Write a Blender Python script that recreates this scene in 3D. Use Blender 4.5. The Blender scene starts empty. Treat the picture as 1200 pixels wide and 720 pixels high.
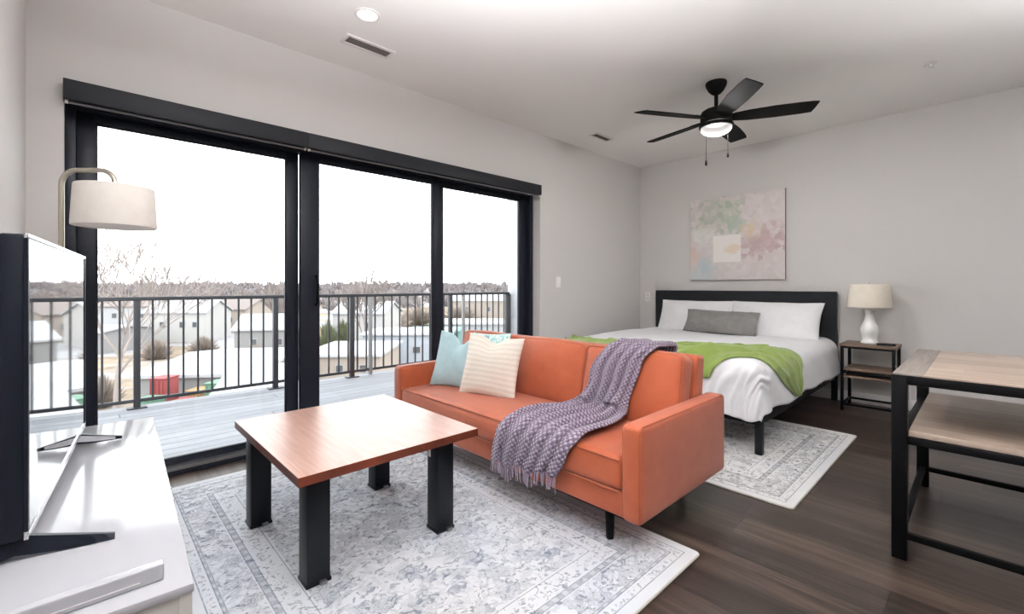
import bpy, bmesh, math, random
from mathutils import Vector, Matrix, noise as mnoise
PI = math.pi
sc = bpy.context.scene
col = sc.collection
random.seed(7)

# ------------------------------------------------------------------ camera maths
H = 1.13
TH = math.radians(46.55)
FW = Vector((-math.sin(TH), math.cos(TH), 0)); RT = Vector((math.cos(TH), math.sin(TH), 0))
FPX = 528.0
def far(px, t, z=0.0):
    """a place in the landscape: bearing px, distance t along the view axis, height z"""
    p = FW * t + RT * ((px - 600) / FPX * t)
    return Vector((p.x, p.y, z))

# ------------------------------------------------------------------ materials
def srgb(r, g, b):
    f = lambda c: (c / 255 / 12.92) if c / 255 <= .04045 else ((c / 255 + .055) / 1.055) ** 2.4
    return (f(r), f(g), f(b), 1)

class NT:
    def __init__(self, name):
        self.m = bpy.data.materials.new(name); self.m.use_nodes = True
        self.t = self.m.node_tree; self.n = self.t.nodes; self.l = self.t.links
        self.b = self.n['Principled BSDF']
    def node(self, kind, **kw):
        x = self.n.new(kind)
        for k, v in kw.items(): setattr(x, k, v)
        return x
    def put(self, sock, v):
        if isinstance(v, bpy.types.NodeSocket): self.l.new(v, sock)
        elif v is not None:
            sock.default_value = v
    def math(self, op, a, b=None, c=None, clamp=False):
        x = self.node('ShaderNodeMath', operation=op, use_clamp=clamp)
        self.put(x.inputs[0], a); self.put(x.inputs[1], b); self.put(x.inputs[2], c)
        return x.outputs[0]
    def coord(self, which='Object'):
        return self.node('ShaderNodeTexCoord').outputs[which]
    def mapping(self, v, scale=(1, 1, 1), loc=(0, 0, 0), rot=(0, 0, 0)):
        x = self.node('ShaderNodeMapping'); self.put(x.inputs['Vector'], v)
        x.inputs['Scale'].default_value = scale; x.inputs['Location'].default_value = loc; x.inputs['Rotation'].default_value = rot
        return x.outputs[0]
    def noise(self, v, scale, detail=3, rough=.55, dist=0, out=0):
        x = self.node('ShaderNodeTexNoise'); self.put(x.inputs['Vector'], v)
        x.inputs['Scale'].default_value = scale; x.inputs['Detail'].default_value = detail
        x.inputs['Roughness'].default_value = rough; x.inputs['Distortion'].default_value = dist
        return x.outputs[out]
    def voro(self, v, scale, out='Distance', feature='F1', metric='EUCLIDEAN', rnd=1.0):
        x = self.node('ShaderNodeTexVoronoi', feature=feature, distance=metric); self.put(x.inputs['Vector'], v)
        x.inputs['Scale'].default_value = scale; x.inputs['Randomness'].default_value = rnd
        return x.outputs[out]
    def ramp(self, f, stops, interp='LINEAR'):
        x = self.node('ShaderNodeValToRGB'); r = x.color_ramp; r.interpolation = interp
        while len(r.elements) < len(stops): r.elements.new(.5)
        for e, (p, c) in zip(r.elements, stops): e.position = p; e.color = c if len(c) == 4 else (*c, 1)
        self.put(x.inputs[0], f); return x.outputs[0]
    def mix(self, f, a, b, blend='MIX'):
        x = self.node('ShaderNodeMix', data_type='RGBA', blend_type=blend)
        self.put(x.inputs['Factor'], f); self.put(x.inputs[6], a); self.put(x.inputs[7], b)
        return x.outputs[2]
    def sep(self, v):
        x = self.node('ShaderNodeSeparateXYZ'); self.put(x.inputs[0], v); return x.outputs
    def bump(self, h, strength=.3, dist=.01):
        x = self.node('ShaderNodeBump'); self.put(x.inputs['Height'], h)
        x.inputs['Strength'].default_value = strength; x.inputs['Distance'].default_value = dist
        self.l.new(x.outputs[0], self.b.inputs['Normal'])
    def set(self, color=None, rough=None, metal=None, spec=None, sheen=None, coat=None, ior=None, emit=None, estr=None):
        i = self.b.inputs
        if color is not None: self.put(i['Base Color'], color)
        if rough is not None: self.put(i['Roughness'], rough)
        if metal is not None: i['Metallic'].default_value = metal
        if spec is not None: i['Specular IOR Level'].default_value = spec
        if sheen is not None: i['Sheen Weight'].default_value = sheen; i['Sheen Roughness'].default_value = .5
        if coat is not None: i['Coat Weight'].default_value = coat; i['Coat Roughness'].default_value = .03
        if ior is not None: i['IOR'].default_value = ior
        if emit is not None: self.put(i['Emission Color'], emit); i['Emission Strength'].default_value = estr
        return self.m

def flat(name, c, rough=.5, metal=0, spec=.5, bump=0, scale=60, var=.0, **kw):
    n = NT(name); co = n.coord()
    color = c
    if var:
        f = n.noise(co, scale * .15, 4)
        a = tuple(max(0, x * (1 - var)) for x in c[:3]) + (1,); b = tuple(min(1, x * (1 + var)) for x in c[:3]) + (1,)
        color = n.mix(f, a, b)
    n.set(color, rough, metal, spec, **kw)
    if bump: n.bump(n.noise(co, scale, 4), bump, .004)
    return n.m

def fabric(name, c, c2=None, weave=900, sheen=.3, bump=.25, rough=.9, spec=.2):
    n = NT(name); co = n.coord()
    c2 = c2 or tuple(x * .82 for x in c[:3]) + (1,)
    w = n.noise(co, weave, 2, .6)
    big = n.noise(co, 14, 4, .55)
    f = n.math('ADD', n.math('MULTIPLY', w, .6), n.math('MULTIPLY', big, .4))
    n.set(n.mix(n.ramp(f, [(.38, (0, 0, 0)), (.62, (1, 1, 1))]), c2, c), rough, spec=spec, sheen=sheen)
    n.bump(n.math('ADD', w, n.math('MULTIPLY', n.noise(co, 60, 3), .6)), bump, .003)
    return n.m

def wood(name, a, b, c, scale=1.0, axis=0, rough=.45, plank=None, planklen=1.2, seam=.5, seam_w=.012):
    """grain runs along axis (0 x, 1 y); optional planks of the given width"""
    n = NT(name); co = n.coord(); s = n.sep(co)
    u, v = (s[0], s[1]) if axis == 0 else (s[1], s[0])
    if plank:
        row = n.math('FLOOR', n.math('DIVIDE', v, plank))
        wn = n.node('ShaderNodeTexWhiteNoise', noise_dimensions='1D'); n.put(wn.inputs['W'], row)
        us = n.math('ADD', u, n.math('MULTIPLY', wn.outputs[0], 7.3))
        cell = n.math('FLOOR', n.math('DIVIDE', us, planklen))
        wn2 = n.node('ShaderNodeTexWhiteNoise', noise_dimensions='2D')
        cm = n.node('ShaderNodeCombineXYZ'); n.put(cm.inputs[0], row); n.put(cm.inputs[1], cell); n.put(wn2.inputs['Vector'], cm.outputs[0])
        rnd = wn2.outputs[0]
        fv = n.math('FRACT', n.math('DIVIDE', v, plank)); fu = n.math('FRACT', n.math('DIVIDE', us, planklen))
        ev = n.math('MINIMUM', fv, n.math('SUBTRACT', 1.0, fv)); eu = n.math('MULTIPLY', n.math('MINIMUM', fu, n.math('SUBTRACT', 1.0, fu)), planklen / plank)
        gap = n.math('LESS_THAN', n.math('MINIMUM', ev, eu), seam_w)
    else:
        rnd = 0.5; us = u; gap = None
    cm2 = n.node('ShaderNodeCombineXYZ')
    n.put(cm2.inputs[0], n.math('MULTIPLY', us, 1.4 * scale)); n.put(cm2.inputs[1], n.math('MULTIPLY', v, 22 * scale))
    n.put(cm2.inputs[2], n.math('MULTIPLY', rnd, 40.0))
    g = n.noise(cm2.outputs[0], 1.6, 6, .62, .6)
    cm3 = n.node('ShaderNodeCombineXYZ')
    n.put(cm3.inputs[0], n.math('MULTIPLY', us, 3 * scale)); n.put(cm3.inputs[1], n.math('MULTIPLY', v, 140 * scale)); n.put(cm3.inputs[2], n.math('MULTIPLY', rnd, 13.0))
    g2 = n.noise(cm3.outputs[0], 1.5, 3, .6)
    f = n.math('ADD', n.math('MULTIPLY', g, .7), n.math('MULTIPLY', g2, .3))
    if plank: f = n.math('ADD', f, n.math('MULTIPLY', n.math('SUBTRACT', rnd, .5), .22))
    colr = n.ramp(f, [(.32, a), (.5, b), (.68, c)])
    if gap is not None: colr = n.mix(n.math('MULTIPLY', gap, seam), colr, tuple(x * .25 for x in a[:3]) + (1,))
    n.set(colr, rough, spec=.4)
    n.bump(f, .12, .003)
    return n.m

M = {}
def build_materials():
    M['wall'] = flat('wall paint', srgb(206, 203, 201), .85, spec=.2, bump=.08, scale=140, var=.012)
    M['ceiling'] = flat('ceiling paint', srgb(238, 235, 233), .9, spec=.15, bump=.05, scale=120)
    M['white_trim'] = flat('white trim paint', srgb(228, 226, 224), .5, bump=.02)
    M['floor'] = wood('dark brown plank floor', srgb(29, 23, 20), srgb(53, 43, 38), srgb(82, 69, 60), .8, 0, .32, .18, 1.25, .7)
    M['frame'] = flat('dark bronze aluminium', srgb(27, 30, 39), .38, metal=.0, spec=.2, bump=.02)
    M['blind'] = flat('charcoal blind fascia', srgb(34, 35, 39), .5, spec=.2, bump=.05, scale=200)
    M['hem'] = flat('grey aluminium hem bar', srgb(150, 150, 152), .3, metal=.8)
    g = NT('window glass'); tr = g.node('ShaderNodeBsdfTransparent'); gl = g.node('ShaderNodeBsdfGlossy'); gl.inputs['Roughness'].default_value = 0.0
    tr.inputs[0].default_value = (.93, .95, .95, 1)
    fr = g.node('ShaderNodeFresnel'); fr.inputs[0].default_value = 1.3
    mx = g.node('ShaderNodeMixShader'); g.l.new(fr.outputs[0], mx.inputs[0]); g.l.new(tr.outputs[0], mx.inputs[1]); g.l.new(gl.outputs[0], mx.inputs[2])
    g.l.new(mx.outputs[0], g.n['Material Output'].inputs['Surface']); g.n.remove(g.b); M['glass'] = g.m
    M['black_metal'] = flat('black powder coated metal', srgb(9, 9, 11), .45, spec=.1, bump=.05, scale=300)
    M['leg_black'] = flat('satin black leg', srgb(15, 19, 24), .4, spec=.18, bump=.03)
    M['sofa'] = fabric('burnt orange velvet', srgb(163, 80, 46), srgb(149, 68, 37), 700, .18, .2, .58, .35)
    M['piping'] = fabric('orange welt cord', srgb(150, 76, 48), None, 900, .2)
    n = NT('cherry laminate'); co = n.coord()
    m1 = n.mapping(co, (3, 40, 3)); f = n.noise(m1, 1.5, 5, .6, .4)
    n.set(n.ramp(f, [(.3, srgb(146, 108, 94)), (.55, srgb(162, 123, 108)), (.75, srgb(174, 136, 122))]), .3, spec=.28); M['cherry'] = n.m
    M['cherry_edge'] = wood('cherry edge', srgb(68, 26, 13), srgb(88, 36, 19), srgb(106, 47, 26), 1, 1, .4)
    M['gloss_white'] = flat('gloss white lacquer', srgb(168, 168, 173), .13, spec=.3)
    M['console_panel'] = flat('white matt panel', srgb(205, 202, 198), .45)
    M['tv_black'] = flat('black plastic', srgb(17, 21, 30), .4, spec=.14)
    n = NT('glossy television screen'); n.set((.006, .006, .008, 1), .02, spec=.5, ior=2.4, coat=1.0); M['screen'] = n.m
    M['silver'] = flat('brushed silver rim', srgb(225, 225, 228), .25, metal=.9)
    M['nickel'] = flat('brushed nickel', srgb(196, 188, 174), .3, metal=.85)
    M['shade'] = fabric('oatmeal linen shade', srgb(246, 241, 234), srgb(236, 229, 221), 500, .1, .15)
    M['shade_in'] = flat('white shade lining', srgb(250, 247, 243), .8)
    M['cream_shade'] = fabric('cream linen shade', srgb(236, 228, 214), srgb(226, 216, 200), 500, .1, .1)
    M['ceramic'] = flat('white glazed ceramic', srgb(240, 239, 237), .18, coat=.5)
    M['headboard'] = fabric('charcoal upholstery', srgb(40, 42, 45), srgb(33, 35, 38), 800, .1, .2)
    M['bed_black'] = flat('black bed frame', srgb(20, 21, 24), .5, spec=.15, bump=.05)
    M['linen'] = fabric('white cotton', srgb(238, 238, 241), srgb(230, 230, 234), 900, .1, .12)
    M['pillow_white'] = fabric('white pillowcase cotton', srgb(236, 236, 237), srgb(228, 228, 230), 900, .1, .12)
    M['grey_pillow'] = fabric('grey woven linen', srgb(140, 139, 136), srgb(112, 111, 109), 350, .15, .4)
    M['green'] = fabric('grass green knit', srgb(130, 148, 78), srgb(114, 132, 63), 500, .3, .3)
    M['blue_pillow'] = fabric('pale blue cotton', srgb(178, 203, 208), srgb(160, 188, 195), 500, .2, .25)
    # cream cushion with woven horizontal stripes (z runs up the cushion face)
    n = NT('cream striped weave'); co = n.coord('UV'); s = n.sep(co)
    y = n.math('ADD', s[1], n.math('MULTIPLY', n.noise(co, 6, 2), .012))
    band = n.math('SINE', n.math('MULTIPLY', y, 2 * PI * 12)); fine = n.math('SINE', n.math('MULTIPLY', y, 2 * PI * 62))
    sp = n.noise(n.mapping(co, (90, 30, 1)), 2, 2)
    f = n.math('ADD', n.math('MULTIPLY', band, .13), n.math('ADD', n.math('MULTIPLY', fine, .12), n.math('MULTIPLY', sp, .8)))
    n.set(n.ramp(f, [(.1, srgb(208, 198, 184)), (.4, srgb(228, 220, 208)), (.75, srgb(240, 234, 225))]), .95, spec=.15, sheen=.2); n.bump(f, .5, .004); M['cream_pillow'] = n.m
    n = NT('aqua patterned cotton'); co = n.coord('UV')
    f = n.voro(n.mapping(co, (7, 7, 1), rot=(0, 0, .7)), 1.2, 'Distance', metric='MANHATTAN')
    n.set(n.ramp(f, [(.28, srgb(150, 203, 203)), (.34, srgb(226, 232, 228)), (.6, srgb(226, 232, 228)), (.66, srgb(168, 210, 208))]), .9, spec=.2, sheen=.2); M['aqua_pillow'] = n.m
    # basket knit throw
    n = NT('lavender basket knit'); co = n.coord('UV')
    ch = n.node('ShaderNodeTexChecker'); n.put(ch.inputs['Vector'], n.mapping(co, (44, 128, 1))); ch.inputs['Scale'].default_value = 1
    nz = n.noise(co, 90, 3)
    s = n.sep(n.mapping(co, (44, 128, 1)))
    hx = n.math('ABSOLUTE', n.math('SINE', n.math('MULTIPLY', s[0], PI))); hy = n.math('ABSOLUTE', n.math('SINE', n.math('MULTIPLY', s[1], PI)))
    dome = n.math('MULTIPLY', hx, hy)
    f = n.math('MULTIPLY', ch.outputs['Fac'], n.math('ADD', .45, n.math('MULTIPLY', dome, .55)))
    f = n.math('ADD', f, n.math('MULTIPLY', n.math('SUBTRACT', nz, .5), .5))
    n.set(n.ramp(f, [(.05, srgb(100, 86, 104)), (.4, srgb(124, 110, 127)), (.8, srgb(172, 160, 174))]), .95, spec=.1, sheen=.2); n.bump(f, 1.0, .008); M['throw'] = n.m
    M['fringe'] = fabric('lavender yarn', srgb(160, 146, 162), srgb(130, 116, 134), 300, .2)
    M['grey_oak'] = wood('grey weathered board', srgb(100, 92, 87), srgb(126, 117, 111), srgb(146, 138, 131), 1.2, 1, .5)
    M['tan_oak'] = wood('light oak boards', srgb(134, 117, 104), srgb(156, 139, 126), srgb(174, 159, 146), 1.2, 0, .42, .16, 3.0, .15, .008)
    M['rustic'] = wood('rustic brown board', srgb(82, 66, 56), srgb(112, 92, 78), srgb(136, 114, 98), 1.3, 0, .55)
    M['fan_black'] = flat('matt black fan', srgb(22, 21, 21), .75, spec=.1)
    n = NT('frosted fan light'); n.set(srgb(236, 236, 234), .4, emit=srgb(255, 250, 244), estr=.5)
    tr = n.node('ShaderNodeBsdfTransparent'); mx = n.node('ShaderNodeMixShader'); mx.inputs[0].default_value = .3
    n.l.new(tr.outputs[0], mx.inputs[1]); n.l.new(n.b.outputs[0], mx.inputs[2]); n.l.new(mx.outputs[0], n.n['Material Output'].inputs['Surface']); M['fan_glass'] = n.m
    n = NT('downlight lens'); n.set(srgb(245, 242, 240), .4, emit=srgb(255, 250, 246), estr=.45); M['lens'] = n.m
    M['vent_white'] = flat('white vent metal', srgb(222, 217, 215), .5)
    M['vent_dark'] = flat('vent louver grey', srgb(176, 168, 164), .6)
    M['vent_back'] = flat('dark vent backing', srgb(96, 90, 87), .9)  # flat dark sheet, painting in the shade behind the louvers
    M['plate'] = flat('white switch plate', srgb(236, 234, 231), .35)
    M['deck'] = wood('pale grey composite deck', srgb(96, 97, 102), srgb(112, 113, 118), srgb(126, 128, 132), 1, 1, .8, .14, 4.0, .6, .05)
    M['rail'] = flat('dark grey railing', srgb(44, 44, 47), .55, spec=.3)
    M['stucco'] = flat('white stucco', srgb(156, 156, 160), .9, bump=.1)
    M['rug_a'] = rug_mat('blue grey rug', (1.135, .805), srgb(203, 207, 215), srgb(213, 214, 216), srgb(58, 74, 102), srgb(58, 64, 80))
    M['rug_b'] = rug_mat('grey rug', (1.18, .80), srgb(206, 207, 210), srgb(218, 216, 213), srgb(62, 68, 78), srgb(58, 58, 60))
    M['rug_edge'] = fabric('cream rug binding', srgb(196, 192, 184), None, 300, .1)
    # abstract canvas
    n = NT('abstract painting'); co = n.coord(); s = n.sep(co)
    wob = n.noise(co, 9, 2, out=1)
    v2 = n.mix(.012, co, wob, 'ADD')
    cell = n.voro(n.mapping(v2, (1, .01, 1)), 17, 'Color', metric='CHEBYCHEV')
    cs = n.sep(cell); r1, r2 = cs[0], cs[1]
    pos = n.voro(n.mapping(v2, (1, .01, 1)), 9, 'Position', metric='CHEBYCHEV'); ps = n.sep(pos)
    def blob(x0, z0, rx, rz, sharp=2.2):
        dx = n.math('DIVIDE', n.math('SUBTRACT', s[0], x0), rx); dz = n.math('DIVIDE', n.math('SUBTRACT', s[2], z0), rz)
        d = n.math('SQRT', n.math('ADD', n.math('POWER', n.math('ABSOLUTE', dx), 2), n.math('POWER', n.math('ABSOLUTE', dz), 2)))
        e = n.math('ADD', n.math('SUBTRACT', 1.0, d), n.math('MULTIPLY', n.math('SUBTRACT', r1, .5), .9))
        return n.math('MULTIPLY', e, sharp, clamp=True)
    base = n.mix(r2, srgb(204, 194, 193), srgb(215, 207, 205))
    base = n.mix(n.math('MULTIPLY', blob(-.17, .24, .34, .26), .85), base, n.mix(r2, srgb(154, 168, 152), srgb(188, 192, 176)))
    base = n.mix(n.math('MULTIPLY', blob(.02, .16, .16, .13), .6), base, n.mix(r1, srgb(134, 166, 146), srgb(178, 196, 178)))
    base = n.mix(n.math('MULTIPLY', blob(.30, -.06, .30, .20), .8), base, n.mix(r2, srgb(176, 140, 143), srgb(192, 162, 162)))
    base = n.mix(n.math('MULTIPLY', blob(.18, .06, .12, .12), .7), base, srgb(222, 198, 158))
    base = n.mix(n.math('MULTIPLY', blob(-.36, -.36, .16, .22), .8), base, n.mix(r1, srgb(160, 186, 196), srgb(190, 204, 208)))
    base = n.mix(n.math('MULTIPLY', blob(-.47, -.22, .08, .14), .7), base, srgb(216, 182, 164))
    base = n.mix(n.math('MULTIPLY', blob(-.34, .04, .18, .10), .7), base, srgb(222, 222, 218))
    inx = n.math('LESS_THAN', n.math('ABSOLUTE', n.math('SUBTRACT', s[0], -.085)), .155); inz = n.math('LESS_THAN', n.math('ABSOLUTE', n.math('SUBTRACT', s[2], -.125)), .155)
    sq = n.math('MULTIPLY', inx, inz)
    base = n.mix(n.math('MULTIPLY', sq, .9), base, n.mix(blob(0, -.13, .14, .05), srgb(240, 236, 230), srgb(232, 214, 190)))
    base = n.mix(.22, base, srgb(200, 194, 191))
    n.set(base, .7, spec=.3); n.bump(n.noise(co, 120, 3), .2, .003); M['art'] = n.m
    M['canvas_edge'] = flat('canvas edge', srgb(120, 112, 110), .8)
    # outside: colours dimmed against the bright sky, haze painted in as pale tones
    OUT = .40
    so = lambda *c: tuple(x * OUT for x in srgb(*c)[:3]) + (1,)
    n = NT('winter ground'); co = n.coord()
    f = n.noise(co, .045, 6, .6); f2 = n.noise(co, .3, 4)
    c1 = n.ramp(f2, [(.3, so(142, 124, 106)), (.5, so(176, 158, 138)), (.7, so(196, 182, 164))])
    gr = n.mix(n.ramp(f, [(.51, (0, 0, 0)), (.60, (1, 1, 1))]), c1, so(206, 206, 210))
    hill = n.math('MULTIPLY', n.math('ADD', n.sep(co)[2], 6.5), .4, clamp=True)
    wd = n.ramp(n.noise(co, .06, 4), [(.45, so(178, 168, 168)), (.62, so(206, 202, 204))])
    n.set(n.mix(hill, gr, wd), .95, spec=.1); M['ground'] = n.m
    M['hill'] = flat('wooded winter hill', so(158, 148, 148), 1, spec=.05, var=.15, scale=.4)
    M['far_trees'] = flat('bare winter trees', so(186, 176, 176), 1, spec=.05, var=.2, scale=1)
    M['bark'] = flat('pale bare bark', so(190, 177, 171), 1, spec=.05)
    M['shrub'] = flat('winter shrub', so(208, 192, 180), 1, spec=.05, var=.2, scale=6)
    M['evergreen'] = flat('soft green shrub', so(146, 152, 118), 1, spec=.05, var=.25, scale=8)
    M['snow'] = flat('snow covered roof', so(226, 227, 231), .9, spec=.1, var=.04, scale=2)
    for k, c in dict(cream=(236, 233, 230), pale=(226, 228, 232), blue=(218, 226, 238), tan=(218, 204, 192), grey=(190, 188, 188), brick=(190, 150, 140), brownroof=(176, 164, 160), aqua=(150, 190, 186)).items():
        M['w_' + k] = flat('house ' + k, so(*c), .9, spec=.1, var=.05, scale=3)
    M['pane'] = flat('dark house window', so(104, 108, 114), .3)
    for k, c in dict(red=(186, 84, 84), green=(122, 168, 140), orange=(206, 164, 110), teal=(128, 170, 164), slate=(110, 116, 120)).items():
        M['c_' + k] = flat('painted ' + k, so(*c), .8)

def rug_mat(name, half, base1, base2, hue1, hue2):
    n = NT(name); co = n.coord(); s = n.sep(co)
    dx = n.math('SUBTRACT', half[0], n.math('ABSOLUTE', s[0])); dy = n.math('SUBTRACT', half[1], n.math('ABSOLUTE', s[1]))
    d = n.math('MINIMUM', dx, dy)
    # along-border coordinate
    isx = n.math('LESS_THAN', dx, dy)
    al = n.math('ADD', n.math('MULTIPLY', isx, s[1]), n.math('MULTIPLY', n.math('SUBTRACT', 1.0, isx), s[0]))
    warp = n.noise(co, 7, 3, out=1)
    wv = n.mix(.10, co, warp, 'ADD')
    wear = n.ramp(n.noise(co, 3.2, 4, .6), [(.3, (.65, .65, .65)), (.6, (1, 1, 1))])
    worn = n.ramp(n.noise(co, 38, 3, .7), [(.34, (.45, .45, .45)), (.52, (1, 1, 1))])
    # flowers: rings and hearts round scattered centres, with petals broken by noise
    def flowers(scale, w, petals=6, rnd=.75, r0=.30):
        x = n.mapping(co, (scale, scale, 1)); wob = n.mix(.16, x, n.noise(co, scale * 3, 2, out=1), 'ADD')
        cen = n.voro(wob, 1.0, 'Position', rnd=rnd)
        sub = n.node('ShaderNodeVectorMath', operation='SUBTRACT'); n.put(sub.inputs[0], wob); n.put(sub.inputs[1], cen); q = n.sep(sub.outputs[0])
        ang = n.math('ARCTAN2', q[1], q[0]); rr = n.math('SQRT', n.math('ADD', n.math('MULTIPLY', q[0], q[0]), n.math('MULTIPLY', q[1], q[1])))
        pet = n.math('ADD', .80, n.math('MULTIPLY', n.math('SINE', n.math('MULTIPLY', ang, float(petals))), .20))
        d1 = n.math('DIVIDE', rr, n.math('MULTIPLY', pet, r0))
        d1 = n.math('ADD', d1, n.math('MULTIPLY', n.math('SUBTRACT', n.noise(co, scale * 9, 2), .5), .22))
        prof = n.ramp(d1, [(.0, (.9, .9, .9)), (.16, (.75, .75, .75)), (.24, (.2, .2, .2)), (.40, (.38, .38, .38)), (.52, (.75, .75, .75)), (.60, (.32, .32, .32)), (.80, (.48, .48, .48)), (.90, (.95, .95, .95)), (1.0, (0, 0, 0))])
        return n.math('MULTIPLY', prof, w)
    def vines(scale, w, wid=.022):
        v = n.math('ABSOLUTE', n.math('SUBTRACT', n.noise(co, scale, 2, .5, 1.1), .5))
        return n.math('MULTIPLY', n.ramp(v, [(0, (1, 1, 1)), (wid, (.7, .7, .7)), (wid * 1.7, (0, 0, 0))]), w)
    lv = n.mapping(wv, (1, .62, 1), rot=(0, 0, .5))
    leaves = n.ramp(n.noise(lv, 34, 2, .5, .9), [(.56, (0, 0, 0)), (.62, (.95, .95, .95))])
    blot = n.math('MULTIPLY', n.ramp(n.noise(wv, 15, 3, .6, .6), [(.48, (0, 0, 0)), (.58, (1, 1, 1))]), .5)
    field = n.math('MAXIMUM', n.math('MAXIMUM', flowers(5.0, .95, 7), vines(6.0, .45)), n.math('MAXIMUM', n.math('MULTIPLY', leaves, .8), n.math('MULTIPLY', blot, .7)))
    bord = n.math('MAXIMUM', n.math('MAXIMUM', flowers(7.2, 1.0, 6, .55), vines(11.0, .5, .03)), n.math('MAXIMUM', n.math('MULTIPLY', leaves, .85), n.math('MULTIPLY', blot, .7)))
    tiny = n.ramp(n.noise(co, 60, 2, .5, .5), [(.54, (0, 0, 0)), (.60, (.7, .7, .7))])
    def band(a, b): return n.math('MULTIPLY', n.math('GREATER_THAN', d, a), n.math('LESS_THAN', d, b))
    dash = n.math('GREATER_THAN', n.math('SINE', n.math('MULTIPLY', al, 2 * PI / .055)), -.2)
    pat = n.math('MULTIPLY', field, n.math('GREATER_THAN', d, .335))
    for a, b, v in ((.05, .075, tiny), (.10, .208, bord), (.255, .30, tiny)):
        pat = n.math('MAXIMUM', pat, n.math('MULTIPLY', band(a, b), v))
    pat = n.math('MULTIPLY', pat, n.math('MULTIPLY', worn, wear))
    line = .0
    for a, b, v in ((.042, .047, .8), (.083, .087, 1.0), (.095, .099, .8), (.213, .217, .9), (.237, .241, .9), (.322, .327, .7)):
        line = n.math('MAXIMUM', line, n.math('MULTIPLY', band(a, b), v))
    for a, b in ((.087, .095), (.217, .237)):
        line = n.math('MAXIMUM', line, n.math('MULTIPLY', band(a, b), n.math('ADD', .34, n.math('MULTIPLY', dash, .36))))
    line = n.math('MULTIPLY', line, n.math('ADD', .3, n.math('MULTIPLY', worn, .6)))
    tot = n.math('MAXIMUM', pat, line)
    cloud = n.ramp(n.noise(co, 2.0, 3), [(.35, base1), (.65, base2)])
    hue = n.mix(n.noise(co, 4.0, 2), hue1, hue2)
    grain = n.noise(co, 260, 2)
    basec = n.mix(n.math('MULTIPLY', grain, .12), cloud, srgb(188, 188, 192))
    spk = n.math('MULTIPLY', n.ramp(n.noise(n.mapping(wv, (1, .55, 1), rot=(0, 0, .9)), 42, 2, .5, 1.2), [(.60, (0, 0, 0)), (.65, (1, 1, 1))]), n.math('GREATER_THAN', d, .10))
    colr = n.mix(n.math('MULTIPLY', tot, .9), basec, hue)
    colr = n.mix(n.math('MULTIPLY', n.math('MULTIPLY', spk, worn), .75), colr, srgb(66, 74, 92))
    n.set(colr, .95, spec=.1, sheen=.1)
    n.bump(n.math('ADD', grain, n.math('MULTIPLY', tot, -.6)), .35, .004)
    return n.m

# ------------------------------------------------------------------ object helpers
def base_loc(o):
    while o.parent is not None: o = o.parent
    return Vector(o.location)

def props(o, label=None, cat=None, group=None, kind=None):
    if label: o['label'] = label
    if cat: o['category'] = cat
    if group: o['group'] = group
    if kind: o['kind'] = kind
    return o

def thing(name, loc, label, cat, group=None, kind=None):
    o = bpy.data.objects.new(name, None); o.empty_display_size = .1; col.objects.link(o); o.location = loc
    return props(o, label, cat, group, kind)

def obj(name, bm, mat, parent=None, loc=None, smooth=True, sharp=40):
    """link a bmesh given in world coordinates as one mesh object"""
    org = base_loc(parent) if parent is not None else Vector(loc or (0, 0, 0))
    bmesh.ops.recalc_face_normals(bm, faces=bm.faces)
    if smooth:
        lim = math.radians(sharp)
        for e in bm.edges:
            e.smooth = not (len(e.link_faces) == 2 and e.calc_face_angle(0) > lim)
        for f in bm.faces: f.smooth = True
    bmesh.ops.translate(bm, verts=bm.verts, vec=-org)
    me = bpy.data.meshes.new(name); bm.to_mesh(me); bm.free()
    for m in (mat if isinstance(mat, (list, tuple)) else [mat]): me.materials.append(m)
    o = bpy.data.objects.new(name, me); col.objects.link(o)
    if parent is not None: o.parent = parent
    else: o.location = org
    return o

def struct(name, bm, mat, label, cat, loc=None, **kw):
    return props(obj(name, bm, mat, None, loc, **kw), label, cat, None, 'structure')

def new(): return bmesh.new()

def add_box(bm, lo, hi, bev=0, seg=2, M4=None, mi=0):
    lo = Vector(lo); hi = Vector(hi)
    r = bmesh.ops.create_cube(bm, size=1); vs = r['verts']
    for v in vs: v.co = Vector(((lo[i] + hi[i]) / 2 + v.co[i] * (hi[i] - lo[i]) for i in range(3)))
    fs = list({f for v in vs for f in v.link_faces})
    if bev:
        es = list({e for v in vs for e in v.link_edges})
        r = bmesh.ops.bevel(bm, geom=es, offset=bev, segments=seg, affect='EDGES', profile=.5)
        vs = list({v for v in r['verts']} | {v for v in vs if v.is_valid}); fs = list({f for v in vs for f in v.link_faces})
    if M4 is not None: bmesh.ops.transform(bm, matrix=M4, verts=list({v for f in fs for v in f.verts}))
    for f in fs: f.material_index = mi
    return fs

def box(lo, hi, bev=0, seg=2, M4=None):
    bm = new(); add_box(bm, lo, hi, bev, seg, M4); return bm

def add_tube(bm, pts, r, n=10, caps=True):
    pts = [Vector(p) for p in pts]; rs = r if isinstance(r, (list, tuple)) else [r] * len(pts)
    rings = []; up = None
    for i, p in enumerate(pts):
        d = (pts[min(i + 1, len(pts) - 1)] - pts[max(i - 1, 0)]).normalized()
        if up is None: up = Vector((0, 0, 1)) if abs(d.z) < .9 else Vector((1, 0, 0))
        x = (up - d * up.dot(d)).normalized(); y = d.cross(x); up = x
        rings.append([bm.verts.new(p + x * (rs[i] * math.cos(2 * PI * k / n)) + y * (rs[i] * math.sin(2 * PI * k / n))) for k in range(n)])
    for a, b in zip(rings, rings[1:]):
        for k in range(n): bm.faces.new((a[k], a[(k + 1) % n], b[(k + 1) % n], b[k]))
    if caps: bm.faces.new(rings[0]); bm.faces.new(rings[-1])

def tube(pts, r, n=10): bm = new(); add_tube(bm, pts, r, n); return bm

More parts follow.
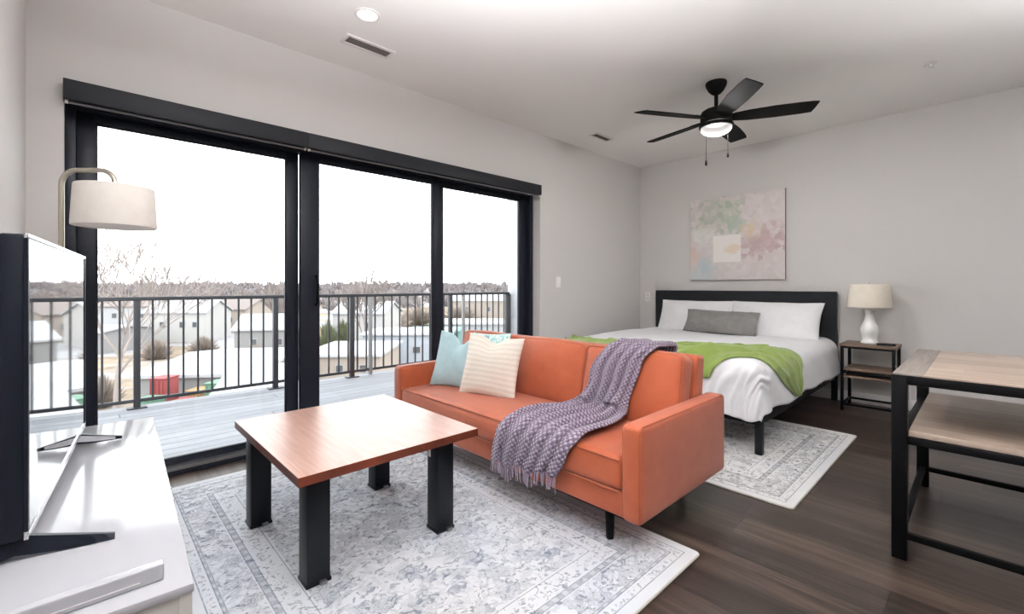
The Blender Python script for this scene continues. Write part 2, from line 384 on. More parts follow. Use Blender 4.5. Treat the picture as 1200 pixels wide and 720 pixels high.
def add_lathe(bm, c, prof, n=40, axis=None):
    """revolve (radius, height) pairs round the vertical through c"""
    rings = []
    for r, z in prof:
        if r < 1e-5: rings.append([bm.verts.new((c[0], c[1], z))])
        else: rings.append([bm.verts.new((c[0] + r * math.cos(2 * PI * k / n), c[1] + r * math.sin(2 * PI * k / n), z)) for k in range(n)])
    for a, b in zip(rings, rings[1:]):
        for k in range(n):
            q = (k + 1) % n
            if len(a) == 1 and len(b) == 1: continue
            if len(a) == 1: bm.faces.new((a[0], b[k], b[q]))
            elif len(b) == 1: bm.faces.new((a[k], a[q], b[0]))
            else: bm.faces.new((a[k], a[q], b[q], b[k]))

def lathe(c, prof, n=40): bm = new(); add_lathe(bm, c, prof, n); return bm

def add_prism(bm, poly, thick, M4):
    """polygon in xy extruded along z, then transformed"""
    a = [bm.verts.new(M4 @ Vector((x, y, -thick / 2))) for x, y in poly]; b = [bm.verts.new(M4 @ Vector((x, y, thick / 2))) for x, y in poly]
    bm.faces.new(a); bm.faces.new(b); k = len(a)
    for i in range(k): bm.faces.new((a[i], a[(i + 1) % k], b[(i + 1) % k], b[i]))

def softbox(size, r, puff=(0, 0, 0), n=14, M4=None, wob=0, seed=0, pk=2.0):
    """rounded upholstered block centred on the origin: puff bulges the faces along x, y, z"""
    hx, hy, hz = (s / 2 for s in size)
    def samp(h):
        e = [0, .12, .35, .65, 1.0]
        left = [-h + r * t for t in e]
        mid = [-h + r + (2 * h - 2 * r) * i / n for i in range(1, n)] if 2 * h > 2 * r + 1e-4 else []
        return left + mid + [-x for x in reversed(left)]
    S = [samp(hx), samp(hy), samp(hz)]; hs = (hx, hy, hz)
    bm = new(); cache = {}
    def vert(p):
        key = tuple(round(c, 6) for c in p)
        if key in cache: return cache[key]
        p = Vector(p); q = Vector((max(-hs[i] + r, min(hs[i] - r, p[i])) for i in range(3))); d = p - q
        if d.length > 1e-9: p2 = q + d.normalized() * r
        else: p2 = p
        t = [max(0.0, 1 - abs(p2[i] / hs[i]) ** pk) for i in range(3)]
        o = Vector((puff[0] * t[1] * t[2] * (p2[0] / hx), puff[1] * t[0] * t[2] * (p2[1] / hy), puff[2] * t[0] * t[1] * (p2[2] / hz)))
        p2 = p2 + o
        if wob:
            nv = mnoise.noise_vector(p2 * 4.0 + Vector((seed * 3.1, seed, 0))); p2 = p2 + nv * wob
        if M4 is not None: p2 = M4 @ p2
        cache[key] = bm.verts.new(p2); return cache[key]
    for ax in range(3):
        i, j = [k for k in range(3) if k != ax]
        for side in (-1, 1):
            for a in range(len(S[i]) - 1):
                for b in range(len(S[j]) - 1):
                    vs = []
                    for (da, db) in ((0, 0), (1, 0), (1, 1), (0, 1)):
                        p = [0, 0, 0]; p[ax] = side * hs[ax]; p[i] = S[i][a + da]; p[j] = S[j][b + db]; vs.append(vert(p))
                    vs = list(dict.fromkeys(vs))
                    if len(vs) >= 3:
                        try: bm.faces.new(vs)
                        except ValueError: pass
    return bm

def pillow(w, h, t, M4, n=30, pinch=.07, seed=0, wr=.006, power=.5, dent=0.0, slump=0):
    """scatter cushion: x across, y up its face, z thickness; knife edge all round; dent = karate chop in the top edge"""
    bm = new(); uv = bm.loops.layers.uv.new('UVMap'); G = {}
    for side in (1, -1):
        for i in range(n + 1):
            for j in range(n + 1):
                u = math.sin((-1 + 2 * i / n) * PI / 2); v = math.sin((-1 + 2 * j / n) * PI / 2)
                if side == -1 and (i in (0, n) or j in (0, n)): G[(-1, i, j)] = G[(1, i, j)]; continue
                x = w / 2 * u * (1 - pinch * (1 - v * v)); y = h / 2 * v * (1 - pinch * (1 - u * u))
                z = side * t / 2 * ((1 - u * u) * (1 - v * v)) ** power
                if dent:
                    k = math.exp(-(u / .30) ** 2) * max(0, (v + .1) / 1.1) ** 1.6; y -= dent * k; z *= 1 - .45 * k
                y -= slump * (1 - v) * 0
                q = Vector((x * 7 + seed * 5.3, y * 7, side * 2.0 + seed))
                z += side * wr * mnoise.noise(q) * 2 * ((1 - u * u) * (1 - v * v)) ** .3
                ang = math.atan2(v - math.copysign(1, v), u - math.copysign(1, u)); rad = math.hypot(1 - abs(u), 1 - abs(v))
                z += side * wr * 1.0 * math.sin(ang * 16 + seed) * math.exp(-rad * 3.2) * min(1, rad * 5)
                G[(side, i, j)] = (bm.verts.new(M4 @ Vector((x, y, z))), (u + 1) / 2, (v + 1) / 2)
    for side in (1, -1):
        for i in range(n):
            for j in range(n):
                q = [G[(side, i + a, j + b)] for a, b in ((0, 0), (1, 0), (1, 1), (0, 1))]
                if side == -1: q.reverse()
                try: f = bm.faces.new([x[0] for x in q])
                except ValueError: continue
                for lp, x in zip(f.loops, q): lp[uv].uv = (x[1], x[2])
    return bm

def basis(o, x, y, z): return Matrix(((x[0], y[0], z[0], o[0]), (x[1], y[1], z[1], o[1]), (x[2], y[2], z[2], o[2]), (0, 0, 0, 1)))
def lean(c, rx, rz=0, ry=0):
    """face of a pillow standing up at c: y axis up, tilted back by rx, turned by rz, rolled in its plane by ry"""
    return Matrix.Translation(c) @ Matrix.Rotation(rz, 4, 'Z') @ Matrix.Rotation(PI / 2 - rx, 4, 'X') @ Matrix.Rotation(ry, 4, 'Z')

build_materials()
XW, YB, YF, XR, ZC = -3.217, 5.42, -.21, 3.0, 2.717

# ------------------------------------------------------------------ room shell
def room():
    struct('floor', box((XW - .2, YF - .12, -.1), (XR + .12, YB + .12, 0)), M['floor'], 'dark brown wood plank floor of the studio', 'floor')
    struct('ceiling', box((XW - .2, YF - .12, ZC), (XR + .12, YB + .12, ZC + .12)), M['ceiling'], 'plain white ceiling with the black fan', 'ceiling')
    bm = new()
    add_box(bm, (XW - .2, 3.453, 0), (XW, YB, ZC)); add_box(bm, (XW - .2, YF, 0), (XW, -.078, ZC)); add_box(bm, (XW - .2, -.078, 2.12), (XW, 3.453, ZC))
    struct('wall_left', bm, M['wall'], 'light grey wall around the wide sliding glass door', 'wall', smooth=False)
    struct('wall_back', box((XW - .2, YB, 0), (XR, YB + .12, ZC)), M['wall'], 'light grey wall behind the headboard', 'wall', smooth=False)
    struct('wall_front', box((XW - .2, YF - .12, 0), (XR, YF, ZC)), M['wall'], 'light grey wall behind the television', 'wall', smooth=False)
    struct('wall_right', box((XR, YF - .12, 0), (XR + .12, YB + .12, ZC)), M['wall'], 'light grey wall opposite the sliding door', 'wall', smooth=False)
    struct('baseboard_back', box((XW + .015, YB - .014, 0), (XR, YB, .10), .004), M['white_trim'], 'white baseboard under the headboard wall', 'baseboard')
    struct('baseboard_left', box((XW, 3.46, 0), (XW + .014, YB - .015, .10), .004), M['white_trim'], 'white baseboard right of the sliding door', 'baseboard')
room()

# ------------------------------------------------------------------ sliding door and blinds
def sliding_door():
    d = thing('door_1', (-3.37, 1.69, 0), 'wide three panel sliding glass door with dark frame', 'door', kind='structure')
    x0, x1 = -3.425, -3.32
    bm = new()
    add_box(bm, (x0, -.078, 0), (x1, -.035, 2.12), .003); add_box(bm, (x0, 3.41, 0), (x1, 3.453, 2.12), .003)
    add_box(bm, (x0, -.035, 2.075), (x1, 3.41, 2.12), .003)
    obj('frame', bm, M['frame'], d)
    bm = new(); add_box(bm, (x0, -.035, 0), (x1, 3.41, .022), .003); add_box(bm, (-3.3235, -.035, .022), (x1, 3.41, .028))
    obj('track', bm, M['frame'], d)
    obj('track_strip', box((-3.416, -.034, .022), (-3.324, 3.409, .047)), M['hem'], d, smooth=False)
    def panel(ya, yb, ga, gb, xa, xb):
        bm = new()
        add_box(bm, (xa, ya, .024), (xb, ga, 2.075), .004); add_box(bm, (xa, gb, .024), (xb, yb, 2.075), .004)
        add_box(bm, (xa + .002, ga, .048), (xb - .002, gb, .092), .004); add_box(bm, (xa + .002, ga, 2.022), (xb - .002, gb, 2.075), .004)
        # glazing bead
        xm = (xa + xb) / 2
        for (lo, hi) in (((xm, ga - .001, .092), (xb - .006, ga + .007, 2.022)), ((xm, gb - .007, .092), (xb - .006, gb + .001, 2.022)), ((xm, ga, 2.015), (xb - .006, gb, 2.023))): add_box(bm, lo, hi)
        s = obj('sash', bm, M['frame'], d)
        obj('pane', box((xm - .003, ga - .008, .085), (xm + .003, gb + .008, 2.03)), M['glass'], s, smooth=False)
        return s
    panel(-.035, 1.104, .044, 1.022, -3.418, -3.378)
    s2 = panel(1.10, 2.272, 1.226, 2.20, -3.366, -3.326)
    panel(2.262, 3.41, 2.343, 3.312, -3.418, -3.378)
    bm = new(); add_tube(bm, [(-3.326, 1.205, .99), (-3.292, 1.205, 1.01), (-3.288, 1.205, 1.095), (-3.292, 1.205, 1.18), (-3.326, 1.205, 1.20)], .009, 8)
    obj('handle', bm, M['black_metal'], s2)
sliding_door()

def blind(ya, yb, label):
    t = thing('roller_blind', (XW, (ya + yb) / 2, 2.05), label, 'blind', 'rolled up blinds over the sliding door')
    bm = new(); add_box(bm, (XW + .003, ya, 2.062), (XW + .072, yb, 2.162), .003)
    obj('fascia', bm, M['blind'], t)
    obj('hem_bar', tube([(XW + .035, ya + .02, 2.055), (XW + .035, yb - .02, 2.055)], .0075, 8), M['hem'], t)
    for y in (ya + .012, yb - .012): obj('end_cap', tube([(XW + .035, y - .006, 2.057), (XW + .035, y + .006, 2.057)], .011, 10), M['vent_white'], t)
blind(-.080, 1.093, 'shorter charcoal blind fascia over the glass panel beside the floor lamp')
blind(1.096, 3.40, 'longer charcoal blind fascia over the two glass panels behind the sofa')

# ------------------------------------------------------------------ switches
def plate(c, ax, w, h, label, cat, name, two=False):
    t = thing(name, c, label, cat)
    if ax == 'x':
        obj('cover_plate', box((c[0], c[1] - w / 2, c[2] - h / 2), (c[0] + .007, c[1] + w / 2, c[2] + h / 2), .003), M['plate'], t)
        obj('rocker', box((c[0] + .006, c[1] - w * .22, c[2] - h * .3), (c[0] + .012, c[1] + w * .22, c[2] + h * .3), .002), M['plate'], t)
    else:
        obj('cover_plate', box((c[0] - w / 2, c[1] - .007, c[2] - h / 2), (c[0] + w / 2, c[1], c[2] + h / 2), .003), M['plate'], t)
        if two:
            for dz in (-.024, .024): obj('socket', box((c[0] - .016, c[1] - .010, c[2] + dz - .014), (c[0] + .016, c[1] - .006, c[2] + dz + .014), .003), M['vent_white'], t)
plate((XW, 3.739, 1.167), 'x', .075, .118, 'white rocker switch on the grey wall right of the sliding door', 'switch', 'light_switch')
plate((-3.10, YB, .983), 'y', .075, .118, 'white wall outlet beside the left end of the headboard', 'outlet', 'wall_outlet', True)

# ------------------------------------------------------------------ ceiling fixtures
def ceiling_vent(x0, x1, y0, y1, label):
    c = ((x0 + x1) / 2, (y0 + y1) / 2, ZC)
    t = thing('ceiling_vent', c, label, 'vent')
    bm = new(); f = .022
    for lo, hi in (((x0 - f, y0 - f), (x1 + f, y0)), ((x0 - f, y1), (x1 + f, y1 + f)), ((x0 - f, y0), (x0, y1)), ((x1, y0), (x1 + f, y1))):
        add_box(bm, (*lo, ZC - .009), (*hi, ZC - .0005), .002)
    obj('frame', bm, M['vent_white'], t)
    obj('backing', box((x0, y0, ZC - .003), (x1, y1, ZC - .0005)), M['vent_back'], t)
    bm = new(); k = 5
    for i in range(k):
        x = x0 + (i + .5) * (x1 - x0) / k
        add_box(bm, (-.0075, y0, -.0006), (.0075, y1, .0006), 0, 2, Matrix.Translation((x, 0, ZC - .006)) @ Matrix.Rotation(math.radians(28), 4, 'Y'))
    obj('louvers', bm, M['vent_dark'], t, smooth=False)
ceiling_vent(-2.862, -2.782, 1.215, 1.508, 'larger white louvered ceiling vent beside the round ceiling light')
ceiling_vent(-2.862, -2.800, 3.865, 4.130, 'smaller louvered ceiling vent near the headboard corner')

def downlight(x, y, label, group=None, r=.072):
    t = thing('ceiling_light', (x, y, ZC), label, 'ceiling light', group)
    obj('trim_ring', lathe((x, y), [(r, ZC - .0005), (r, ZC - .004), (r - .004, ZC - .007), (r - .012, ZC - .006), (r - .014, ZC - .003)], 40), M['vent_white'], t)
    obj('lens', lathe((x, y), [(r - .013, ZC - .004), (r * .5, ZC - .006), (0, ZC - .0065)], 40), M['lens'], t)
downlight(-2.497, 1.20, 'round flush white ceiling light near the larger vent')

def sprinkler(x, y):
    t = thing('ceiling_sprinkler', (x, y, ZC), 'small white sprinkler cap on the ceiling right of the fan', 'sprinkler')
    obj('escutcheon', lathe((x, y), [(.036, ZC - .0005), (.036, ZC - .004), (.022, ZC - .010), (0, ZC - .011)], 28), M['vent_white'], t)
    obj('sprinkler_head', lathe((x, y), [(.009, ZC - .01), (.009, ZC - .026), (.018, ZC - .027), (.018, ZC - .030), (0, ZC - .031)], 20), M['vent_white'], t)
sprinkler(-.278, 4.375)

def ceiling_fan():
    cx, cy = -1.458, 3.578
    t = thing('ceiling_fan', (cx, cy, ZC), 'black five blade ceiling fan with round white light', 'ceiling fan')
    c = (cx, cy)
    obj('canopy', lathe(c, [(0, ZC - .0005), (.076, ZC - .0005), (.078, ZC - .012), (.074, ZC - .03), (.055, ZC - .066), (.034, ZC - .088), (.02, ZC - .094), (0, ZC - .094)], 40), M['fan_black'], t)
    obj('downrod', tube([(cx, cy, ZC - .09), (cx, cy, 2.50)], .0145, 16), M['fan_black'], t)
    obj('motor_housing', lathe(c, [(0, 2.522), (.028, 2.522), (.034, 2.512), (.085, 2.503), (.108, 2.488), (.116, 2.465), (.116, 2.42), (.110, 2.398), (.09, 2.388), (0, 2.388)], 48), M['fan_black'], t)
    obj('light_ring', lathe(c, [(.1, 2.392), (.122, 2.388), (.126, 2.376), (.122, 2.362), (.108, 2.360), (.1, 2.366)], 48), M['fan_black'], t)
    obj('light_globe', lathe(c, [(.113, 2.365), (.111, 2.350), (.098, 2.331), (.07, 2.316), (.035, 2.308), (0, 2.306)], 48), M['fan_glass'], t)
    prof = [(.10, -.035), (.13, -.050), (.22, -.066), (.40, -.075), (.56, -.072), (.64, -.066), (.672, -.058), (.655, .02), (.640, .066), (.56, .070), (.40, .072), (.22, .064), (.13, .048), (.10, .035)]
    for k in range(5):
        a = math.radians(23.8 + 72 * k)
        M4 = Matrix.Translation((cx, cy, 2.432)) @ Matrix.Rotation(a, 4, 'Z') @ Matrix.Rotation(math.radians(-13), 4, 'X')
        bm = new(); add_prism(bm, prof, .008, M4); b = obj('blade', bm, M['fan_black'], t, smooth=False)
        bm = new(); add_prism(bm, [(.06, -.028), (.12, -.03), (.2, -.042), (.215, -.03), (.215, .03), (.2, .042), (.12, .03), (.06, .028)], .006, M4 @ Matrix.Translation((0, 0, .007)))
        obj('blade_bracket', bm, M['fan_black'], b, smooth=False)
    for dx, dy, z in ((-.055, -.055, 2.08), (.062, .068, 2.145)):
        ch = obj('pull_chain', tube([(cx + dx, cy + dy, 2.37), (cx + dx, cy + dy, z + .03)], .0022, 6), M['fan_black'], t)
        obj('pull_knob', lathe((cx + dx, cy + dy), [(0, z + .034), (.005, z + .03), (.0085, z + .012), (.0085, z - .004), (.005, z - .012), (0, z - .013)], 12), M['fan_black'], ch)
ceiling_fan()

# ------------------------------------------------------------------ wall art
def wall_art():
    t = thing('canvas_painting', (-1.99, YB - .03, 1.684), 'square pastel abstract canvas on the wall above the bed', 'painting')
    x0, x1, z0, z1 = -2.506, -1.475, 1.198, 2.169
    obj('stretcher_edge', box((x0, YB - .034, z0), (x1, YB - .001, z1), .003), M['canvas_edge'], t)
    obj('painted_face', box((x0 + .001, YB - .036, z0 + .001), (x1 - .001, YB - .0335, z1 - .001)), M['art'], t, smooth=False)
wall_art()

# ------------------------------------------------------------------ rugs
def rug(name, c, half, mat, label, z=.011):
    bm = new(); n = 8; r = .018
    pts = []
    for (sx, sy, a0) in ((1, 1, 0), (-1, 1, 90), (-1, -1, 180), (1, -1, 270)):
        for k in range(n + 1):
            a = math.radians(a0 + 90 * k / n); pts.append((c[0] + sx * (half[0] - r) + r * math.cos(a), c[1] + sy * (half[1] - r) + r * math.sin(a)))
    add_prism(bm, pts, z - .0005, Matrix.Translation((0, 0, z / 2 + .0003)))
    t = props(obj(name, bm, mat, None, (c[0], c[1], 0), smooth=False), label, 'rug')
    bm = new(); ring = [Vector((x, y, z * .55)) for x, y in pts]; add_tube(bm, ring + [ring[0]], z * .5, 8, False)
    obj('binding', bm, M['rug_edge'], t)
rug('area_rug', (-1.965, 1.063), (1.135, .805), M['rug_a'], 'faded blue grey floral rug under the coffee table')
rug('area_rug', (-1.854, 3.38), (1.18, .80), M['rug_b'], 'faded grey floral rug under the foot of the bed')

# ------------------------------------------------------------------ coffee table
def coffee_table():
    x0, x1, y0, y1, zt = -2.487, -1.597, .521, 1.30, .48
    t = thing('coffee_table', ((x0 + x1) / 2, (y0 + y1) / 2, 0), 'coffee table with cherry brown top on four square black legs', 'coffee table')
    bm = new(); add_box(bm, (x0, y0, zt - .034), (x1, y1, zt), .002, 2)
    for f in bm.faces: f.material_index = 0 if f.normal.z > .9 else 1
    obj('tabletop', bm, [M['cherry'], M['cherry_edge']], t, smooth=False)
    w = .088
    for (xa, ya) in ((-1.718 - w, .59), (-2.322 - w, .551), (-1.697 - w, 1.149), (-2.294 - w, 1.148)):
        bm = new(); add_box(bm, (xa, ya, .018), (xa + w, ya + w, zt - .034), .006, 2)
        lg = obj('leg', bm, M['leg_black'], t)
        bm = new(); add_box(bm, (xa - .003, ya - .003, .012), (xa + w + .003, ya + w + .003, .026), .003)
        obj('foot_plate', bm, M['leg_black'], lg)
        if (xa, ya) == (-1.697 - w, 1.149):
            obj('paper_tag', box((xa + .012, ya - .0012, .345), (xa + .030, ya + .0005, .44)), M['plate'], lg, smooth=False)['label'] = 'white paper tag'
        bm = new(); add_box(bm, (xa + w - .002, ya + .045, .012), (xa + w + .016, ya + .07, .026), .002)
        obj('floor_glide', bm, M['hem'], lg)
coffee_table()

# ------------------------------------------------------------------ media console, television
CO = Vector((-.973, .141, 0)); CU = Vector((-.99902, .0444, 0)); CV = Vector((-.0444, -.99902, 0))
def cmat(): return basis(CO, CU, -CV, Vector((0, 0, 1)))   # local: x to the window, y to the room (0 = front edge), z up
def console():
    L, D, zt = 1.35, .335, .60
    t = thing('media_console', CO + CU * L / 2 + CV * D / 2, 'glossy white media console under the television', 'console')
    m = cmat()
    obj('top_panel', box((0, -D, zt - .016), (L, 0, zt), .002, 2, m), M['gloss_white'], t)
    bm = new(); add_box(bm, (.004, -D + .004, .13), (L - .004, -.018, .15), 0, 2, m); add_box(bm, (L - .02, -D + .004, .15), (L - .004, -.018, zt - .016), 0, 2, m)
    add_box(bm, (.02, -D + .004, .15), (L - .02, -D + .012, zt - .016), 0, 2, m); add_box(bm, (L / 2 - .009, -D + .012, .15), (L / 2 + .009, -.018, zt - .016), 0, 2, m)
    obj('body', bm, M['gloss_white'], t, smooth=False)
    bm = new()
    add_box(bm, (.003, -.022, .13), (.020, -.002, zt - .016), .001, 2, m); add_box(bm, (.003, -D + .004, .13), (.020, -D + .022, zt - .016), .001, 2, m)
    add_box(bm, (.007, -D + .022, .13), (.018, -.022, zt - .019), 0, 2, m)
    obj('side_panel', bm, M['console_panel'], t, smooth=False)
    for k in range(2):
        xa = .022 + k * (L - .04) / 2; xb = xa + (L - .04) / 2 - .004
        dr = obj('door', box((xa, -.018, .134), (xb, -.001, zt - .02), .002, 2, m), M['gloss_white'], t)
        xh = xb - .05 if k == 0 else xa + .05
        obj('handle', tube([m @ Vector((xh, .012, .42)), m @ Vector((xh, .012, .52))], .005, 8), M['hem'], dr)
    for x in (.06, L - .06):
        for y in (-.05, -D + .05): obj('leg', lathe((m @ Vector((x, y, 0))).xy, [(0, .0), (.013, 0), (.018, .13), (0, .13)], 14), M['black_metal'], t)
console()

def television():
    A = Vector((-1.272, -.080, 0)); B = Vector((-2.16, 0, 0)); u = (B - A); L = u.length; u.normalize(); nrm = Vector((u.y * -1, u.x, 0)); nrm = Vector((-u.y, u.x, 0))
    if nrm.y < 0: nrm = -nrm
    m = basis(A, u, nrm, Vector((0, 0, 1)))     # x along screen, y towards room, z up
    t = thing('television', A + u * L / 2 + Vector((0, 0, .6)), 'flat television on the white console reflecting the window', 'television')
    z0, z1 = .64, 1.23
    obj('housing', box((0, -.040, z0), (L, -.004, z1), .006, 2, m), M['tv_black'], t)
    obj('rear_bulge', softbox((L * .7, .05, .34), .02, n=6, M4=m @ Matrix.Translation((L * .5, -.058, .86))), M['tv_black'], t)
    obj('screen', box((.010, -.004, z0 + .016), (L - .010, -.0015, z1 - .008), 0, 2, m), M['screen'], t, smooth=False)
    for za, zb in ((z1 - .008, z1 + .001), (z0, z0 + .016)): obj('bezel', box((0, -.006, za), (L, .001, zb), .001, 2, m), M['silver'], t)['label'] = 'thin silver rim'
    for xa, xb in ((0, .010), (L - .012, L)): obj('bezel', box((xa, -.006, z0 + .016), (xb, .0005, z1 - .008), 0, 2, m), M['tv_black'], t, smooth=False)
    for x, splay, fwd in ((.018, -1, .146), (L - .10, 1, .121)):
        bm = new()
        # inverted shallow V: a blade that thins out to both tips
        for sgn, reach in ((1, fwd), (-1, .095)):
            st = []
            for k in range(8):
                f = k / 7; y = -.02 + sgn * f * reach; top = .648 - .038 * f ** .9; lo = .6005 + .010 * (1 - f) ** 2
                w = .009 * (1 - .45 * f); xo = x + splay * .02 * f
                st.append([bm.verts.new(m @ Vector(p)) for p in ((xo - w, y, lo), (xo + w, y, lo), (xo + w * .7 - splay * .006, y, top), (xo - w * .7 - splay * .006, y, top))])
            for a, b in zip(st, st[1:]):
                for i in range(4): bm.faces.new((a[i], a[(i + 1) % 4], b[(i + 1) % 4], b[i]))
            bm.faces.new(st[-1]); bm.faces.new(st[0])
        ft = obj('stand_foot', bm, M['tv_black'], t, smooth=False)
        bm = new(); st = []
        for k in range(8):
            f = .06 + .80 * k / 7; y = -.02 + f * fwd; top = .648 - .038 * f ** .9 - .006 * (1 - f); lo = .6025 + .010 * (1 - f) ** 2 + .005 * (1 - f)
            w = .009 * (1 - .45 * f); xo = x + splay * .02 * f
            st.append([bm.verts.new(m @ Vector(p)) for p in ((xo - splay * (w + .0012), y, lo), (xo - splay * (w - .002), y, lo), (xo - splay * (w * .7 + .0035), y, top), (xo - splay * (w * .7 + .0072), y, top))])
        for a, b in zip(st, st[1:]):
            for i in range(4): bm.faces.new((a[i], a[(i + 1) % 4], b[(i + 1) % 4], b[i]))
        bm.faces.new(st[-1]); bm.faces.new(st[0])
        obj('foot_trim', bm, M['silver'], ft, smooth=False)['label'] = 'bright inner face of the foot'
television()

def media_box():
    t = thing('streaming_box', (-1.03, 0, .6), 'slim white bar shaped box lying at the near end of the console', 'box')
    obj('casing', softbox((.018, .235, .030), .003, n=8, M4=Matrix.Translation((-1.029, -.014, .6153))), M['gloss_white'], t)
    obj('status_strip', box((-1.0205, -.10, .6085), (-1.0195, .07, .6105)), M['vent_white'], t, smooth=False)
media_box()

# ------------------------------------------------------------------ floor lamp
def floor_lamp():
    px, py = -2.757, -.075; sx, sy = -2.597, .095
    t = thing('floor_lamp', (px, py, 0), 'arched nickel floor lamp with oatmeal drum shade by the glass door', 'floor lamp')
    obj('base', lathe((px, py), [(0, 0), (.128, 0), (.13, .008), (.126, .02), (.04, .028), (.016, .034), (0, .036)], 40), M['nickel'], t)
    d = Vector((sx - px, sy - py, 0)); L = d.length; d.normalize()
    P = [Vector((px, py, .03)), Vector((px, py, .8)), Vector((px, py, 1.50))]
    r = .065
    for k in range(9): a = PI / 2 * k / 8; P.append(Vector((px, py, 1.565)) + d * (r - r * math.cos(a)) + Vector((0, 0, r * math.sin(a))))
    for k in range(9): a = PI / 2 * k / 8; P.append(Vector((px, py, 1.565)) + d * (L - r + r * math.sin(a)) + Vector((0, 0, r * math.cos(a))))
    P.append(Vector((sx, sy, 1.45)))
    obj('pole', tube(P, .0105, 14), M['nickel'], t)
    c = (sx, sy); zt, zb = 1.555, 1.385; R1, R2 = .134, .142
    bm = lathe(c, [(R1 - .003, zt), (R1, zt + .001), (R1 + .0015, zt - .004), (R2 + .0015, zb + .004), (R2, zb - .001), (R2 - .003, zb), (R1 - .003, zt)], 56)
    sh = obj('lamp_shade', bm, M['shade'], t)
    obj('shade_lining', lathe(c, [(R1 - .004, zt - .002), (R2 - .004, zb + .002)], 56), M['shade_in'], sh)
    obj('diffuser', lathe(c, [(R2 - .004, zb + .003), (R2 * .5, zb + .002), (0, zb + .002)], 56), M['shade_in'], sh)
    obj('bulb_holder', lathe(c, [(0, 1.50), (.018, 1.498), (.02, 1.46), (.016, 1.44), (0, 1.44)], 18), M['nickel'], t)
floor_lamp()

# ------------------------------------------------------------------ sofa
SX0, SX1, SY0, SY1 = -2.927, -.953, 1.607, 2.455
def sofa():
    t = thing('sofa', ((SX0 + SX1) / 2, 2.03, 0), 'burnt orange velvet sofa with thin black legs', 'sofa')
    aw = .090
    for xa in (SX0, SX1 - aw):
        a = obj('armrest', softbox((aw, SY1 - SY0, .40), .022, (.006, .004, .004), 10, Matrix.Translation((xa + aw / 2, (SY0 + SY1) / 2, .358))), M['sofa'], t)
        bm = new(); e = .004
        for x in (xa + .008, xa + aw - .008):
            pth = [(x, SY0 + .004, .18), (x, SY0 + .0035, .52), (x, SY0 + .012, .545), (x, SY0 + .03, .5545), (x, SY1 - .03, .5545), (x, SY1 - .01, .545), (x, SY1 - .004, .52), (x, SY1 - .004, .18)]
            add_tube(bm, pth, .0032, 6)
        obj('piping', bm, M['piping'], a)
    xi0, xi1 = SX0 + aw, SX1 - aw
    # base deck between the arms, with the front rail
    fr = obj('seat_base', softbox((xi1 - xi0 + .01, .80, .11), .012, (0, .003, 0), 12, Matrix.Translation(((xi0 + xi1) / 2, 2.025, .213))), M['sofa'], t)
    seat = obj('seat_cushion', softbox((xi1 - xi0 - .004, .545, .150), .035, (0, .012, .016), 22, Matrix.Translation(((xi0 + xi1) / 2, SY0 + .002 + .2725, .338)), .003, 3), M['sofa'], t)
    bm = new()
    for z, y in ((.402, SY0 + .004), (.272, SY0 + .003)):
        add_tube(bm, [(xi0 + .012 + (xi1 - xi0 - .024) * k / 24, y - .010 * (1 - abs(2 * k / 24 - 1) ** 2) * .35, z + (.006 * (1 - abs(2 * k / 24 - 1) ** 2) if z > .3 else 0)) for k in range(25)], .004, 8)
    obj('piping', bm, M['piping'], seat)
    # back frame, slightly reclined
    obj('back_frame', softbox((xi1 - xi0, .10, .60), .020, (0, .004, .003), 12, Matrix.Translation(((xi0 + xi1) / 2, 2.335, .462)) @ Matrix.Rotation(math.radians(-7), 4, 'X')), M['sofa'], t)
    cw = (xi1 - xi0) / 3
    for k in range(3):
        M4 = Matrix.Translation((xi0 + cw * (k + .5), 2.192, .583)) @ Matrix.Rotation(math.radians(-11), 4, 'X')
        c = obj('back_cushion', softbox((cw - .004, .135, .385), .034, (.0, .032, .014), 14, M4, .005, k + 1, 2.4), M['sofa'], t)
        bm = new(); hx, hz = cw / 2 - .008, .182
        for yy in (-.058, .058):
            loop = [M4 @ Vector((x, yy, z)) for x, z in ((-hx, -hz), (-hx, 0), (-hx, hz - .03), (-hx + .008, hz - .008), (-hx + .03, hz + .002), (0, hz + .010), (hx - .03, hz + .002), (hx - .008, hz - .008), (hx, hz - .03), (hx, 0), (hx, -hz))]
            add_tube(bm, loop, .0035, 6)
        obj('piping', bm, M['piping'], c)
    for (x, y, z0) in ((-1.152, 1.690, .0115), (-2.730, 1.690, .0115), (-1.152, 2.372, 0), (-2.730, 2.372, 0)):
        sy = -1 if y < 2 else 1
        obj('leg', tube([(x, y, z0), (x, y, z0 + .004), (x, y, .165)], [.0165, .0175, .023], 16), M['black_metal'], t)
sofa()

def sofa_pillows():
    m = lean((-2.585, 1.935, .600), math.radians(19), math.radians(24), math.radians(-3))
    props(obj('throw_pillow', pillow(.40, .40, .14, m, seed=1, dent=.075, wr=.010), M['blue_pillow'], None, (-2.56, 1.94, .43)), 'pale blue pillow with a dented top in the left corner of the sofa', 'pillow')
    m = lean((-2.235, 1.930, .604), math.radians(16), math.radians(20), math.radians(-3))
    props(obj('throw_pillow', pillow(.415, .405, .15, m, seed=2, dent=.04, wr=.007), M['cream_pillow'], None, (-2.2, 1.93, .43)), 'cream woven striped pillow leaning at the front on the sofa seat', 'pillow')
    m = lean((-2.44, 2.075, .618), math.radians(15), math.radians(4), math.radians(3))
    props(obj('throw_pillow', pillow(.38, .36, .09, m, seed=3), M['aqua_pillow'], None, (-2.375, 2.06, .43)), 'aqua and white patterned pillow mostly hidden behind the cream striped pillow', 'pillow')
sofa_pillows()

